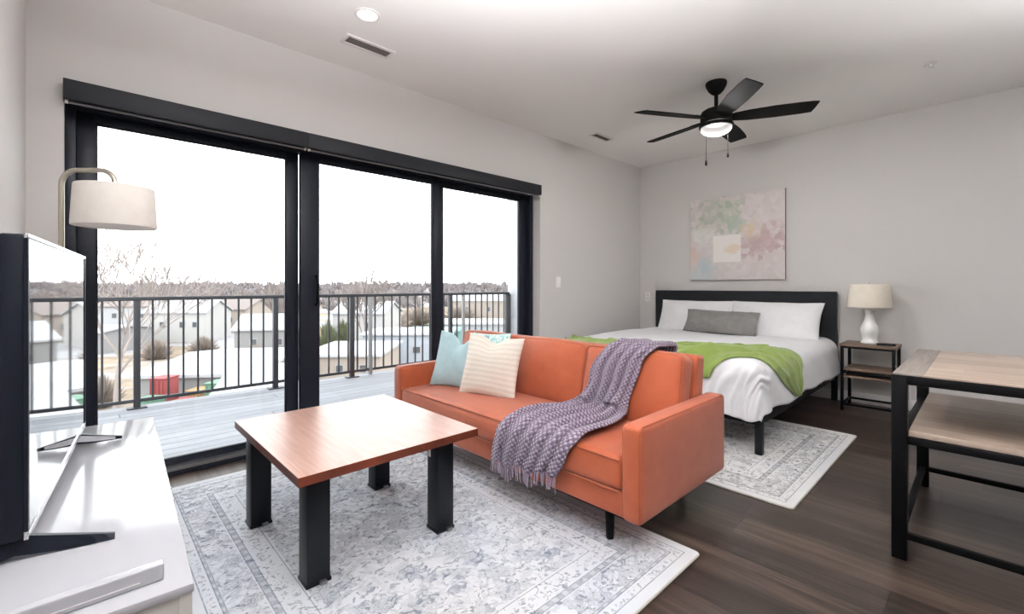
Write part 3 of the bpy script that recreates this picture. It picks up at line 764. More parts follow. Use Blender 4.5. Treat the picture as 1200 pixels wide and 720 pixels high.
def interp(tab, s):
    if s <= tab[0][0]: return tab[0][1]
    for (a, va), (b, vb) in zip(tab, tab[1:]):
        if s <= b:
            f = (s - a) / (b - a); f = f * f * (3 - 2 * f)
            return va + (vb - va) * f
    return tab[-1][1]

def throw():
    """knitted throw laid over the sofa: back, cushion, seat, front edge"""
    prof = [Vector(p) for p in ((2.445, .62), (2.440, .74), (2.425, .772), (2.38, .784), (2.27, .790), (2.205, .797), (2.165, .792), (2.135, .770), (2.112, .72), (2.092, .62), (2.080, .52), (2.066, .468), (2.03, .441), (1.95, .440), (1.80, .444), (1.68, .440), (1.62, .428), (1.588, .400), (1.578, .36), (1.576, .30), (1.578, .205))]
    # smooth resample
    cum = [0]
    for a, b in zip(prof, prof[1:]): cum.append(cum[-1] + (b - a).length)
    S = cum[-1]
    def at(s):
        s = max(0, min(S, s))
        for i in range(len(cum) - 1):
            if s <= cum[i + 1] + 1e-9:
                f = (s - cum[i]) / (cum[i + 1] - cum[i]); return prof[i].lerp(prof[i + 1], f)
        return prof[-1].copy()
    def sm(s): return (at(s - .02) + at(s) * 2 + at(s + .02)) / 4
    left = [(0, -1.50), (cum[3], -1.50), (cum[6], -1.475), (cum[9], -1.555), (cum[11], -1.60), (cum[13], -1.66), (cum[14], -1.715), (cum[16], -1.745), (cum[18], -1.775), (S, -1.80)]
    right = [(0, -1.20), (cum[3], -1.20), (cum[6], -1.20), (cum[8], -1.235), (cum[10], -1.30), (cum[12], -1.285), (cum[14], -1.262), (cum[16], -1.275), (cum[18], -1.31), (S, -1.365)]
    bm = new(); uv = bm.loops.layers.uv.new('UVMap'); ns, nt = 150, 90; G = []
    hem = []
    for j in range(nt + 1):
        t = j / nt
        hem.append(S - (.0 + .060 * t ** 1.2 + .012 * math.sin(t * 17)))
    for i in range(ns + 1):
        row = []
        for j in range(nt + 1):
            t = j / nt; s = hem[j] * i / ns
            p = sm(s); d = (sm(s + .01) - sm(s - .01)); d.normalize(); nrm = Vector((d.y, -d.x))   # outward from the sofa
            if nrm.dot(Vector((-1, 1))) < 0: nrm = -nrm
            xl, xr = interp(left, s), interp(right, s)
            fr = s / S
            amp = .017 + .016 * math.exp(-((fr - .62) / .2) ** 2)
            ph = t * (4.5 + 1.2 * fr) * 2 * PI + 1.5 * math.sin(fr * 5.2) + 1.1 * math.sin(t * 5 + fr * 3)
            fold = (.5 + .5 * math.sin(ph)) ** 1.4 * amp + (.5 + .5 * mnoise.noise(Vector((t * 5, s * 6, 2.2)))) * .012
            # creases where it turns from the back cushion on to the seat
            k = math.exp(-((s - cum[11]) / .07) ** 2); fold += k * (.028 + .02 * math.sin(t * 9 + 1))
            edge = min(1, min(t, 1 - t) * 14); fold = .006 + fold * (.25 + .75 * edge)
            x = xl + (xr - xl) * (t + .018 * math.sin(ph * 1.0)) + .006 * math.sin(s * 21)
            row.append((bm.verts.new((x, p[0] + nrm[0] * fold, p[1] + nrm[1] * fold)), t, s / S))
        G.append(row)
    for i in range(ns):
        for j in range(nt):
            q = [G[i][j], G[i + 1][j], G[i + 1][j + 1], G[i][j + 1]]
            f = bm.faces.new([x[0] for x in q])
            for lp, x in zip(f.loops, q): lp[uv].uv = (x[1], x[2])
    ends = [v[0].co.copy() for v in G[-1]]
    o = obj('throw_blanket', bm, M['throw'], None, (-1.5, 1.7, .43), sharp=180)
    props(o, 'lavender basket knit throw with fringe draped over the orange sofa', 'blanket')
    md = o.modifiers.new('thickness', 'SOLIDIFY'); md.thickness = .007; md.offset = 1
    bm = new()
    for j in range(0, nt + 1):
        if j % 2: continue
        p = ends[j]; l = .058 + .02 * random.random(); sx = random.uniform(-.012, .012); sy = random.uniform(-.006, .004)
        add_tube(bm, [p + Vector((0, -.003, .004)), p + Vector((sx * .3, sy - .004, -l * .35)), p + Vector((sx, sy - .002, -l))], [.0034, .003, .0022], 5)
    obj('fringe', bm, M['fringe'], o)
throw()

# ------------------------------------------------------------------ bed
BX0, BX1, BY0, BY1 = -2.947, -1.018, 3.222, 5.345
def bed():
    t = thing('bed', ((BX0 + BX1) / 2, 4.3, 0), 'wide platform bed with charcoal headboard and black frame', 'bed')
    obj('headboard', softbox((BX1 - BX0 + .004, .062, .80), .014, (0, .006, 0), 16, Matrix.Translation(((BX0 + BX1) / 2, 5.372, .672))), M['headboard'], t)
    w = .046
    for x in (BX0, BX1 - w): obj('side_rail', box((x + .004, BY0 + w, .205), (x + w - .012, BY1, .315), .006), M['bed_black'], t)
    obj('foot_rail', box((BX0 + w, BY0 + .006, .205), (BX1 - w, BY0 + .034, .315), .006), M['bed_black'], t)
    bm = new()
    for k in range(12): y = BY0 + .12 + k * .17; add_box(bm, (BX0 + .034, y, .285), (BX1 - .034, y + .07, .303))
    obj('slats', bm, M['bed_black'], t, smooth=False)
    for (x, y, z0) in ((BX0, BY0, .0115), (BX1 - w, BY0, .0115), (BX0, BY1 - w + .05, 0), (BX1 - w, BY1 - w + .05, 0)):
        obj('leg', box((x, y, z0), (x + w, y + w, .312 if y > 4 else .255), .004), M['bed_black'], t)
    x = (BX0 + BX1) / 2; obj('leg', box((x - .022, 4.2, 0), (x + .022, 4.244, .29), .004), M['bed_black'], t)
    obj('mattress', softbox((BX1 - BX0 - .11, BY1 - BY0 - .10, .245), .05, n=6, M4=Matrix.Translation(((BX0 + BX1) / 2, (BY0 + BY1) / 2, .428))), M['pillow_white'], t)
bed()

# duvet: unfolded coordinates (u, v) -> surface, so that the green blanket can lie on it
DT, DR = .615, .13
DX0, DX1, DY0, DY1 = -2.83, -1.130, 3.33, 5.325
def drape(u, v, lift=0.0):
    qx = max(DX0, min(DX1, u)); qy = max(DY0, min(DY1, v))
    dx, dy = u - qx, v - qy
    L = math.hypot(dx, dy)
    if L < 1e-9:
        p = Vector((u, v, DT)); n = Vector((0, 0, 1))
        # the mattress crowns gently, puffed duvet
    else:
        dirx, diry = dx / L, dy / L
        dist = (abs(dx) ** 12 + abs(dy) ** 12) ** (1 / 12)
        pn = (abs(dirx) ** 4 + abs(diry) ** 4) ** .25; dirx /= pn; diry /= pn
        a = dist / DR
        if a < PI / 2:
            p = Vector((qx + dirx * DR * math.sin(a), qy + diry * DR * math.sin(a), DT - DR * (1 - math.cos(a)))); n = Vector((dirx * math.sin(a), diry * math.sin(a), math.cos(a)))
        else:
            h = dist - DR * PI / 2; fl = .10 * h
            p = Vector((qx + dirx * (DR + fl), qy + diry * (DR + fl), DT - DR - h)); n = Vector((dirx, diry, .1)).normalized()
    # soft quilted lumps
    nz = mnoise.noise(Vector((u * 2.1, v * 2.1, 1.3))) * .016 + mnoise.noise(Vector((u * 5.0, v * 5.0, 4.3))) * .006
    w = 0
    if L > .05:
        # pleats fanning down from the foot corner
        ang = math.atan2(v - DY0, u - (DX1 + .0)) if (u > DX1 - .5 and v < DY0 + .1) else None
        if v < DY0:
            k = math.exp(-((u - (DX1 - .02)) / .22) ** 2) * min(1, (L - .05) / .12)
            w += k * .017 * math.exp(-max(0, L - .30) / .12) * math.sin(u * 80 + 4 * math.sin(v * 9) + mnoise.noise(Vector((u * 8, v * 3, 0))) * 4)
            w += .006 * math.sin(u * 21 + v * 7) * min(1, (L - .05) / .2)
        if u > DX1: w += .007 * math.sin(v * 15 + 2 * math.sin(u * 11)) * min(1, (L - .05) / .2)
    else:
        w += .004 * mnoise.noise(Vector((u * 11, v * 6, 9.0)))
    return p + n * (nz + w + lift), n

def duvet():
    bm = new(); nu, nv = 150, 150; G = []
    # hem lengths: side, foot (wavy)
    for i in range(nu + 1):
        row = []
        for j in range(nv + 1):
            fu, fv = i / nu, j / nv
            v0 = DY0 - (.445 + .012 * math.sin(fu * 23)); 
            v = v0 + (DY1 - v0) * fv
            side = .392 + .012 * math.sin(v * 9) + .02 * mnoise.noise(Vector((v * 3, 0, 0)))
            if v > 4.55: side += .015
            ua, ub = DX0 - side, DX1 + side
            # denser sampling near the edges
            f = fu; u = ua + (ub - ua) * f
            p, n = drape(u, v); row.append(bm.verts.new(p))
        G.append(row)
    for i in range(nu):
        for j in range(nv): bm.faces.new((G[i][j], G[i + 1][j], G[i + 1][j + 1], G[i][j + 1]))
    o = obj('duvet', bm, M['linen'], None, (-1.98, 4.3, .6), sharp=180)
    props(o, 'puffy white duvet covering the bed and hanging over its sides', 'duvet')
    md = o.modifiers.new('thickness', 'SOLIDIFY'); md.thickness = .02; md.offset = -1
duvet()

def green_blanket():
    """crumpled fleece laid slantwise across the foot of the bed, its corner hanging over the right side"""
    near = [(0, (-2.75, 3.02)), (.45, (-1.95, 3.05)), (.60, (-1.52, 3.10)), (.70, (-1.35, 3.12)), (.78, (-1.22, 3.34)), (.84, (-1.12, 3.40)), (.90, (-.99, 3.44)), (.95, (-.90, 3.56)), (1, (-.765, 3.79))]
    farr = [(0, (-2.72, 3.42)), (.25, (-2.30, 3.50)), (.45, (-2.0, 3.60)), (.60, (-1.75, 3.70)), (.72, (-1.45, 3.93)), (.84, (-1.20, 4.02)), (.92, (-1.02, 4.05)), (1, (-.745, 3.90))]
    def lerp2(tab, s):
        return Vector((interp([(a, b[0]) for a, b in tab], s), interp([(a, b[1]) for a, b in tab], s)))
    bm = new(); ns, nt = 150, 60; G = []
    for i in range(ns + 1):
        s = i / ns; row = []
        a, b = lerp2(near, s), lerp2(farr, s)
        for j in range(nt + 1):
            t = j / nt; q = a.lerp(b, t)
            q = q + Vector((.012 * mnoise.noise(Vector((s * 14, t * 2, 0))), .022 * mnoise.noise(Vector((s * 12, t * 3, 5)))))
            # long folds running with the blanket, gathered at one spot
            ph = t * 3.6 * 2 * PI + 4 * math.sin(s * 4.0) + 2.0 * mnoise.noise(Vector((s * 5, t * 2, 1)))
            lift = .014 + .022 * (.5 + .5 * math.sin(ph)) ** 3 + .024 * max(0, mnoise.noise(Vector((s * 9 + t * 4, t * 5 - s * 3, 7))))
            ridge = math.exp(-abs((t - (.34 + 1.1 * (s - .72))) / .055) ** 1.5) * math.exp(-((s - .70) / .15) ** 2); lift += .055 * ridge
            ridge = math.exp(-abs((t - (.62 - .5 * (s - .66))) / .04) ** 1.5) * math.exp(-((s - .66) / .12) ** 2); lift += .035 * ridge
            lift += .016 * (1 - abs(math.sin(t * 9 + 3 * math.sin(s * 7) + 1.4 * mnoise.noise(Vector((s * 8, t * 4, 3)))))) ** 3
            ridge = math.exp(-((t - .80) / .06) ** 2) * math.exp(-((s - .58) / .10) ** 2); lift += .035 * ridge
            e = min(1, min(t, 1 - t) * 9); lift = .012 + (lift - .012) * (.35 + .65 * e)
            if s > .86: lift = .012 + (lift - .012) * .7
            p, n = drape(q.x, q.y, lift); row.append(bm.verts.new(p))
        G.append(row)
    for i in range(ns):
        for j in range(nt): bm.faces.new((G[i][j], G[i + 1][j], G[i + 1][j + 1], G[i][j + 1]))
    o = obj('throw_blanket', bm, M['green'], None, (-1.6, 3.6, .62), sharp=180)
    props(o, 'grass green throw crumpled across the white bed', 'blanket')
    md = o.modifiers.new('thickness', 'SOLIDIFY'); md.thickness = .007; md.offset = 1
green_blanket()

def bed_pillows():
    m = lean((-2.36, 5.165, .765), math.radians(24), math.radians(1), math.radians(0))
    props(obj('bed_pillow', pillow(.86, .42, .19, m, seed=5, pinch=.05, wr=.010), M['pillow_white'], None, (-2.36, 5.1, .61)), 'white bed pillow nearest the window wall against the headboard', 'pillow')
    m = lean((-1.525, 5.150, .765), math.radians(25), math.radians(-2), math.radians(0))
    props(obj('bed_pillow', pillow(.87, .43, .20, m, seed=6, pinch=.05, wr=.012), M['pillow_white'], None, (-1.5, 5.1, .61)), 'white bed pillow nearest the nightstand lamp', 'pillow')
    m = lean((-1.985, 4.965, .738), math.radians(28), math.radians(0), math.radians(-1))
    props(obj('bed_pillow', pillow(.77, .27, .15, m, seed=8, pinch=.05, wr=.014), M['grey_pillow'], None, (-1.98, 4.93, .61)), 'long grey lumbar pillow in front of the white pillows', 'pillow')
bed_pillows()

# ------------------------------------------------------------------ nightstand with lamp
def nightstand():
    x0, x1, y0, y1, zt = -.925, -.535, 4.985, 5.335, .605
    t = thing('nightstand', ((x0 + x1) / 2, (y0 + y1) / 2, 0), 'narrow nightstand with rustic wood shelves and black metal legs', 'nightstand')
    obj('tabletop', box((x0 - .004, y0 - .004, zt - .022), (x1 + .004, y1 + .004, zt), .002), M['rustic'], t)
    w = .024
    for x in (x0 + .002, x1 - w - .002):
        for y in (y0 + .002, y1 - w - .002): obj('leg', box((x, y, 0), (x + w, y + w, zt - .022), .002), M['black_metal'], t)
    sh = obj('shelf', box((x0 + w + .002, y0 + .006, .365), (x1 - w - .002, y1 - .006, .385), .002), M['rustic'], t)
    for z in (zt - .04, .340, .05):
        bm = new()
        for y in (y0 + .005, y1 - .023): add_box(bm, (x0 + w - .003, y, z), (x1 - w + .003, y + .018, z + .018), .001)
        for x in (x0 + .005, x1 - .023): add_box(bm, (x, y0 + w - .003, z), (x + .018, y1 - w + .003, z + .018), .001)
        obj('frame_rail', bm, M['black_metal'], t)
    obj('lower_shelf', box((x0 + w + .002, y0 + .006, .300), (x1 - w - .002, y1 - .006, .318), .002), M['rustic'], t)
    K = .80
    l = thing('table_lamp', (-.742, 5.2, zt), 'white ceramic gourd table lamp with cream shade', 'table lamp')
    c = (-.742, 5.2); z = zt + .0005
    obj('base', lathe(c, [(K * r, h) for r, h in [(0, z), (.082, z), (.086, z + .006), (.084, z + .014), (.074, z + .03), (.071, z + .045), (.078, z + .07), (.087, z + .10), (.088, z + .125), (.080, z + .155), (.064, z + .18), (.052, z + .205), (.043, z + .24), (.040, z + .265), (.044, z + .285), (.049, z + .296), (.044, z + .304), (.02, z + .306), (0, z + .306)]], 48), M['ceramic'], l)
    obj('stem', tube([(c[0], c[1], z + .30), (c[0], c[1], z + .545)], .006, 10), M['nickel'], l)
    s = obj('lamp_shade', lathe(c, [(K * r, h) for r, h in [(.176, z + .535), (.178, z + .537), (.180, z + .533), (.208, z + .332), (.206, z + .328), (.204, z + .330), (.176, z + .535)]], 56), M['cream_shade'], l)
    bm = new()
    for a in (0, 2.1, 4.2): add_tube(bm, [(c[0], c[1], z + .522), (c[0] + .14 * math.cos(a), c[1] + .14 * math.sin(a), z + .528)], .002, 6)
    obj('spider', bm, M['nickel'], s)
    obj('finial', lathe(c, [(0, z + .565), (.007, z + .56), (.009, z + .552), (.004, z + .545), (0, z + .544)], 14), M['nickel'], l)
    r = thing('remote_control', (-.60, 5.06, zt), 'slim black remote lying right of the lamp on the nightstand', 'remote')
    m = Matrix.Translation((-.612, 5.09, zt + .0095)) @ Matrix.Rotation(.2, 4, 'Z')
    obj('casing', softbox((.13, .04, .018), .006, n=6, M4=m), M['tv_black'], r)
    bm = new()
    for i in range(6):
        for k in range(2): add_box(bm, (-.05 + i * .017, -.01 + k * .013, .0085), (-.04 + i * .017, -.003 + k * .013, .0105), .001, 1, m)
    obj('buttons', bm, M['vent_dark'], r)
nightstand()

def power_cord():
    P = [Vector((-.484, YB - .006, .30)), Vector((-.482, YB - .016, .26)), Vector((-.479, YB - .024, .14)), Vector((-.472, YB - .04, .04)), Vector((-.44, YB - .06, .008)), Vector((-.28, YB - .09, .006)), Vector((.0, YB - .07, .006))]
    t = thing('power_cord', (-.47, YB - .03, 0), 'white cord hanging down the wall behind the black desk leg', 'cord')
    obj('cable', tube(P, .006, 8), M['plate'], t)
    obj('plug', box((-.502, YB - .03, .285), (-.466, YB - .0005, .33), .005), M['plate'], t)
power_cord()

# ------------------------------------------------------------------ desk
def desk():
    x0, x1, y0, y1, zt = -.277, 1.25, 2.44, 3.47, .764
    t = thing('desk', ((x0 + x1) / 2, (y0 + y1) / 2, 0), 'black framed table with grey and light oak top and a wooden shelf', 'desk')
    w = .05
    for x in (x0, x1 - w):
        for y in (y0, y1 - w): obj('leg', box((x, y, 0), (x + w, y + w, zt - .002), .003), M['black_metal'], t)
    bm = new()
    for y in (y0, y1 - w): add_box(bm, (x0 + w, y, zt - .040), (x1 - w, y + w, zt - .002), .003)
    for x in (x0, x1 - w): add_box(bm, (x, y0 + w, zt - .040), (x + w, y1 - w, zt - .002), .003)
    obj('apron', bm, M['black_metal'], t)
    obj('end_board', box((x0 + .004, y0 + .004, zt - .006), (x0 + .098, y1 - .004, zt + .004), .0015), M['grey_oak'], t)['label'] = 'grey end board'
    obj('end_board', box((x1 - .098, y0 + .004, zt - .006), (x1 - .004, y1 - .004, zt + .004), .0015), M['grey_oak'], t)
    obj('tabletop', box((x0 + .0985, y0 + .004, zt - .006), (x1 - .0985, y1 - .004, zt + .004), .0015), M['tan_oak'], t)
    bm = new()
    for y in (y0 + .012, y1 - .038): add_box(bm, (x0 + w - .005, y, .085), (x1 - w + .005, y + .026, .111), .002)
    for x in (x0 + .012, x1 - .038): add_box(bm, (x, y0 + w - .005, .085), (x + .026, y1 - w + .005, .111), .002)
    obj('stretcher', bm, M['black_metal'], t)
    bm = new()
    for y in (y0 + .012, y1 - .038): add_box(bm, (x0 + w - .005, y, .478), (x1 - w + .005, y + .026, .506), .002)
    for x in (x0 + .012, x1 - .038): add_box(bm, (x, y0 + w - .005, .478), (x + .026, y1 - w + .005, .506), .002)
    obj('shelf_frame', bm, M['black_metal'], t)
    obj('shelf', box((x0 + w + .002, y0 + .03, .508), (x1 - w - .002, y1 - .03, .532), .002), M['tan_oak'], t)
desk()

# ------------------------------------------------------------------ balcony
def balcony():
    bm = box((-5.76, -2.2, -.20), (-3.43, 5.32, -.05)); struct('floor_balcony', bm, M['deck'], 'pale grey plank deck of the balcony outside the glass', 'floor', smooth=False)
    struct('wall_balcony', box((-5.70, 5.30, -.2), (-3.43, 5.46, 3.2)), M['stucco'], 'white end wall of the balcony right of the railing', 'wall', smooth=False)
    X = -5.63
    t = thing('balcony_railing', (X, 1.8, -.05), 'dark grey metal balcony railing with thin vertical bars', 'railing')
    obj('top_rail', box((X - .022, -2.1, .985), (X + .022, 5.26, 1.022), .004), M['rail'], t)
    obj('bottom_rail', box((X - .014, -2.1, .008), (X + .014, 5.26, .040), .003), M['rail'], t)
    posts = [-2.09, -.865, .361, 1.587, 2.494, 4.04, 5.235]
    bal = obj('baluster', box((X - .0085, -.0085, .04), (X + .0085, .0085, .985)), M['rail'], t, smooth=False)
    me = bal.data; y0 = t.location.y
    ys = []
    y = .1135 - .1226 * 18
    while y < 5.17:
        if min(abs(y - p) for p in posts) > .05: ys.append(y)
        y += .1226 if y < 2.0 else .1228
    for k, y in enumerate(ys):
        o = bal if k == 0 else bal.copy()
        if k: col.objects.link(o); o.parent = t
        o.location = (0, y, 0)
    for p in posts:
        w = .026 if p < 5 else .045
        po = obj('post', box((X - .026, p - w, -.049), (X + .026, p + w, .985), .003), M['rail'], t)
        obj('base_plate', box((X - .055, p - .075, -.0495), (X + .055, p + .075, -.038), .003), M['rail'], po)
    for p in (2.745, 4.285): obj('post', box((X - .02, p - .022, -.04), (X + .02, p + .022, .985), .003), M['w_grey'], t)['label'] = 'paler grey post'
balcony()

# ------------------------------------------------------------------ landscape
GZ = -8.0
def landscape():
    bm = new(); nx, ny = 90, 90; G = []
    for i in range(nx + 1):
        row = []
        for j in range(ny + 1):
            px = -900 + 2900 * i / nx; tt = 9 * (420 / 9) ** (j / ny)
            p = far(px, tt)
            z = GZ + .5 * mnoise.noise(Vector((p.x * .05, p.y * .05, 0)))
            k = max(0, min(1, (tt - 110) / 200)); k = k * k * (3 - 2 * k)
            z += k * (8.2 + 2.2 * mnoise.noise(Vector((p.x * .012, p.y * .012, 3))))
            row.append(bm.verts.new((p.x, p.y, z)))
        G.append(row)
    for i in range(nx):
        for j in range(ny): bm.faces.new((G[i][j], G[i + 1][j], G[i + 1][j + 1], G[i][j + 1]))
    struct('ground', bm, M['ground'], 'patchy snow and brown winter ground below the balcony', 'ground')
    # wooded skyline: nobody could count these trees
    random.seed(11); V = []; F = []
    def twigs(p, w, h, n, th):
        for _ in range(n):
            a = random.uniform(0, 2 * PI); tl = random.uniform(0, 1.15); L = h * random.uniform(.55, 1.0)
            d = Vector((math.sin(tl) * math.cos(a) * w / h, math.sin(tl) * math.sin(a) * w / h, math.cos(tl))); r = random.uniform(0, .35)
            b = p + d * L * r; e = p + d * L; sd = d.cross(Vector((random.uniform(-1, 1), random.uniform(-1, 1), random.uniform(-1, 1)))).normalized() * th * random.uniform(.5, 1.2)
            k = len(V); V.extend((b - sd * .5, b + sd * .5, b.lerp(e, .55) + sd * .9, e, b.lerp(e, .55) - sd * .9)); F.append((k, k + 1, k + 2, k + 3, k + 4))
    for k in range(3200):
        px = random.uniform(-420, 1100); tt = random.choice((random.uniform(200, 330), random.uniform(150, 300)))
        kk = max(0, min(1, (tt - 110) / 200)); kk = kk * kk * (3 - 2 * kk); z = GZ + kk * 8.2 - .8
        h = random.uniform(2.6, 5.4) if random.random() < .8 else random.uniform(5, 7)
        twigs(far(px, tt, z), h * random.uniform(.7, 1.2), h, 34, tt * .0016)
    me = bpy.data.meshes.new('treeline'); c0 = far(400, 220, 0); me.from_pydata([v - c0 for v in V], [], F); me.materials.append(M['far_trees'])
    o = bpy.data.objects.new('treeline', me); col.objects.link(o); o.location = c0; props(o, 'hazy line of bare trees along the far horizon', 'trees', kind='stuff')

def bare_tree(px, tt, y_base, h, spread, label, seed, trunk=.22, depth=6, group=None):
    random.seed(seed)
    z = H - (y_base - 335) / FPX * tt; p0 = far(px, tt, z)
    bm = new()
    def grow(p, d, L, r, lev):
        n = 3; pts = [p.copy()]; rr = [r]
        for k in range(n):
            d = (d + Vector((random.uniform(-.16, .16), random.uniform(-.16, .16), random.uniform(-.02, .12)))).normalized()
            p = p + d * (L / n); pts.append(p.copy()); rr.append(max(tt * .0008, r * (1 - .38 * (k + 1) / n)))
        add_tube(bm, pts, rr, 5 if lev > 1 else 4, False)
        if lev == 0: return
        kids = 4 if lev >= depth - 2 else 3; az0 = random.uniform(0, 2 * PI)
        for c in range(kids):
            az = az0 + 2 * PI * c / kids + random.uniform(-.5, .5); tilt = random.uniform(.2, .72) * spread
            side = Vector((math.cos(az), math.sin(az), 0)); nd = (d * math.cos(tilt) + side * math.sin(tilt)).normalized()
            grow(pts[-1 if c else -2], nd, L * random.uniform(.66, .86), rr[-1] * .78, lev - 1)
    t = thing('bare_tree', p0, label, 'tree', group)
    grow(p0 - Vector((0, 0, .3)), Vector((0, 0, 1)), h * .28, trunk, depth - 1)
    obj('branches', bm, M['bark'], t)

def shrub(px, tt, w, h, mat, label, seed, name='shrub', group=None, zb=None):
    random.seed(seed); z = GZ - .3 if zb is None else zb; p = far(px, tt, z); V = []; F = []
    for k in range(1100):
        a = random.uniform(0, 2 * PI); tl = random.uniform(0, 1.2); L = random.uniform(.5, 1.0)
        d = Vector((math.sin(tl) * math.cos(a) * w * .6, math.sin(tl) * math.sin(a) * w * .6, math.cos(tl) * h)); b = d * L * random.uniform(.1, .6); e = d * L
        sd = d.cross(Vector((random.uniform(-1, 1), random.uniform(-1, 1), random.uniform(-1, 1)))).normalized() * tt * .0008 * random.uniform(.5, 1.3)
        k = len(V); V.extend((b - sd * .5, b + sd * .5, b.lerp(e, .55) + sd, e, b.lerp(e, .55) - sd)); F.append((k, k + 1, k + 2, k + 3, k + 4))
    me = bpy.data.meshes.new(name); me.from_pydata(V, [], F); me.materials.append(mat)
    o = bpy.data.objects.new(name, me); col.objects.link(o); o.location = p; props(o, label, 'shrub', group)

def house(px, tt, w, d, zt, roof_h, wall, roof, label, yaw=0, name='house', windows=(), zb=GZ - .4, over=.3, chimney=False, flat_roof=False):
    """w across the view, d along it; windows are (x, z, w, h) on the front wall, fractions of it"""
    p = far(px, tt, 0); m = basis(Vector((p.x, p.y, 0)), RT, FW, Vector((0, 0, 1))) @ Matrix.Rotation(yaw, 4, 'Z')
    t = thing(name, (p.x, p.y, zb), label, 'building')
    obj('walls', box((-w / 2, 0, zb), (w / 2, d, zt), 0, 2, m), wall, t, smooth=False)
    bm = new()
    if flat_roof:
        add_box(bm, (-w / 2 - over, -over, zt), (w / 2 + over, d + over, zt + roof_h), .05, 2, m)
    else:
        # ridge across the view: slopes face the viewer
        prof = [(-over, zt - .05), (d / 2, zt + roof_h), (d + over, zt - .05), (d + over, zt + .16), (d / 2, zt + roof_h + .24), (-over, zt + .16)]
        a = [bm.verts.new(m @ Vector((-w / 2 - over, y, z))) for y, z in prof]; b = [bm.verts.new(m @ Vector((w / 2 + over, y, z))) for y, z in prof]
        k = len(prof); bm.faces.new(a); bm.faces.new(b)
        for i in range(k): bm.faces.new((a[i], a[(i + 1) % k], b[(i + 1) % k], b[i]))
        g = new()
        for x in (-w / 2 + .02, w / 2 - .12): 
            vs = [g.verts.new(m @ Vector((x + e, y, z))) for e in (0, .1) for y, z in ((0, zt - .02), (d, zt - .02), (d / 2, zt + roof_h - .03))]
            g.faces.new(vs[:3]); g.faces.new(vs[3:]); [g.faces.new((vs[i], vs[(i + 1) % 3], vs[3 + (i + 1) % 3], vs[3 + i])) for i in range(3)]
        obj('gable', g, wall, t, smooth=False)
    obj('roof', bm, roof, t, smooth=False)
    for (fx, fz, fw, fh) in windows:
        x = -w / 2 + fx * w; z = zb + fz * (zt - zb); ww = fw * w / 2; hh = fh * (zt - zb) / 2
        f = obj('window', box((x - ww, -.05, z - hh), (x + ww, .02, z + hh), 0, 2, m), M['w_pale'], t, smooth=False)
        obj('pane', box((x - ww * .82, -.07, z - hh * .82), (x + ww * .82, -.04, z + hh * .82), 0, 2, m), M['pane'], f, smooth=False)
    if chimney: obj('chimney', box((w * .2, d * .6, zt), (w * .2 + .6, d * .6 + .6, zt + roof_h + .8), 0, 2, m), M['w_brick'], t, smooth=False)
    return t, m

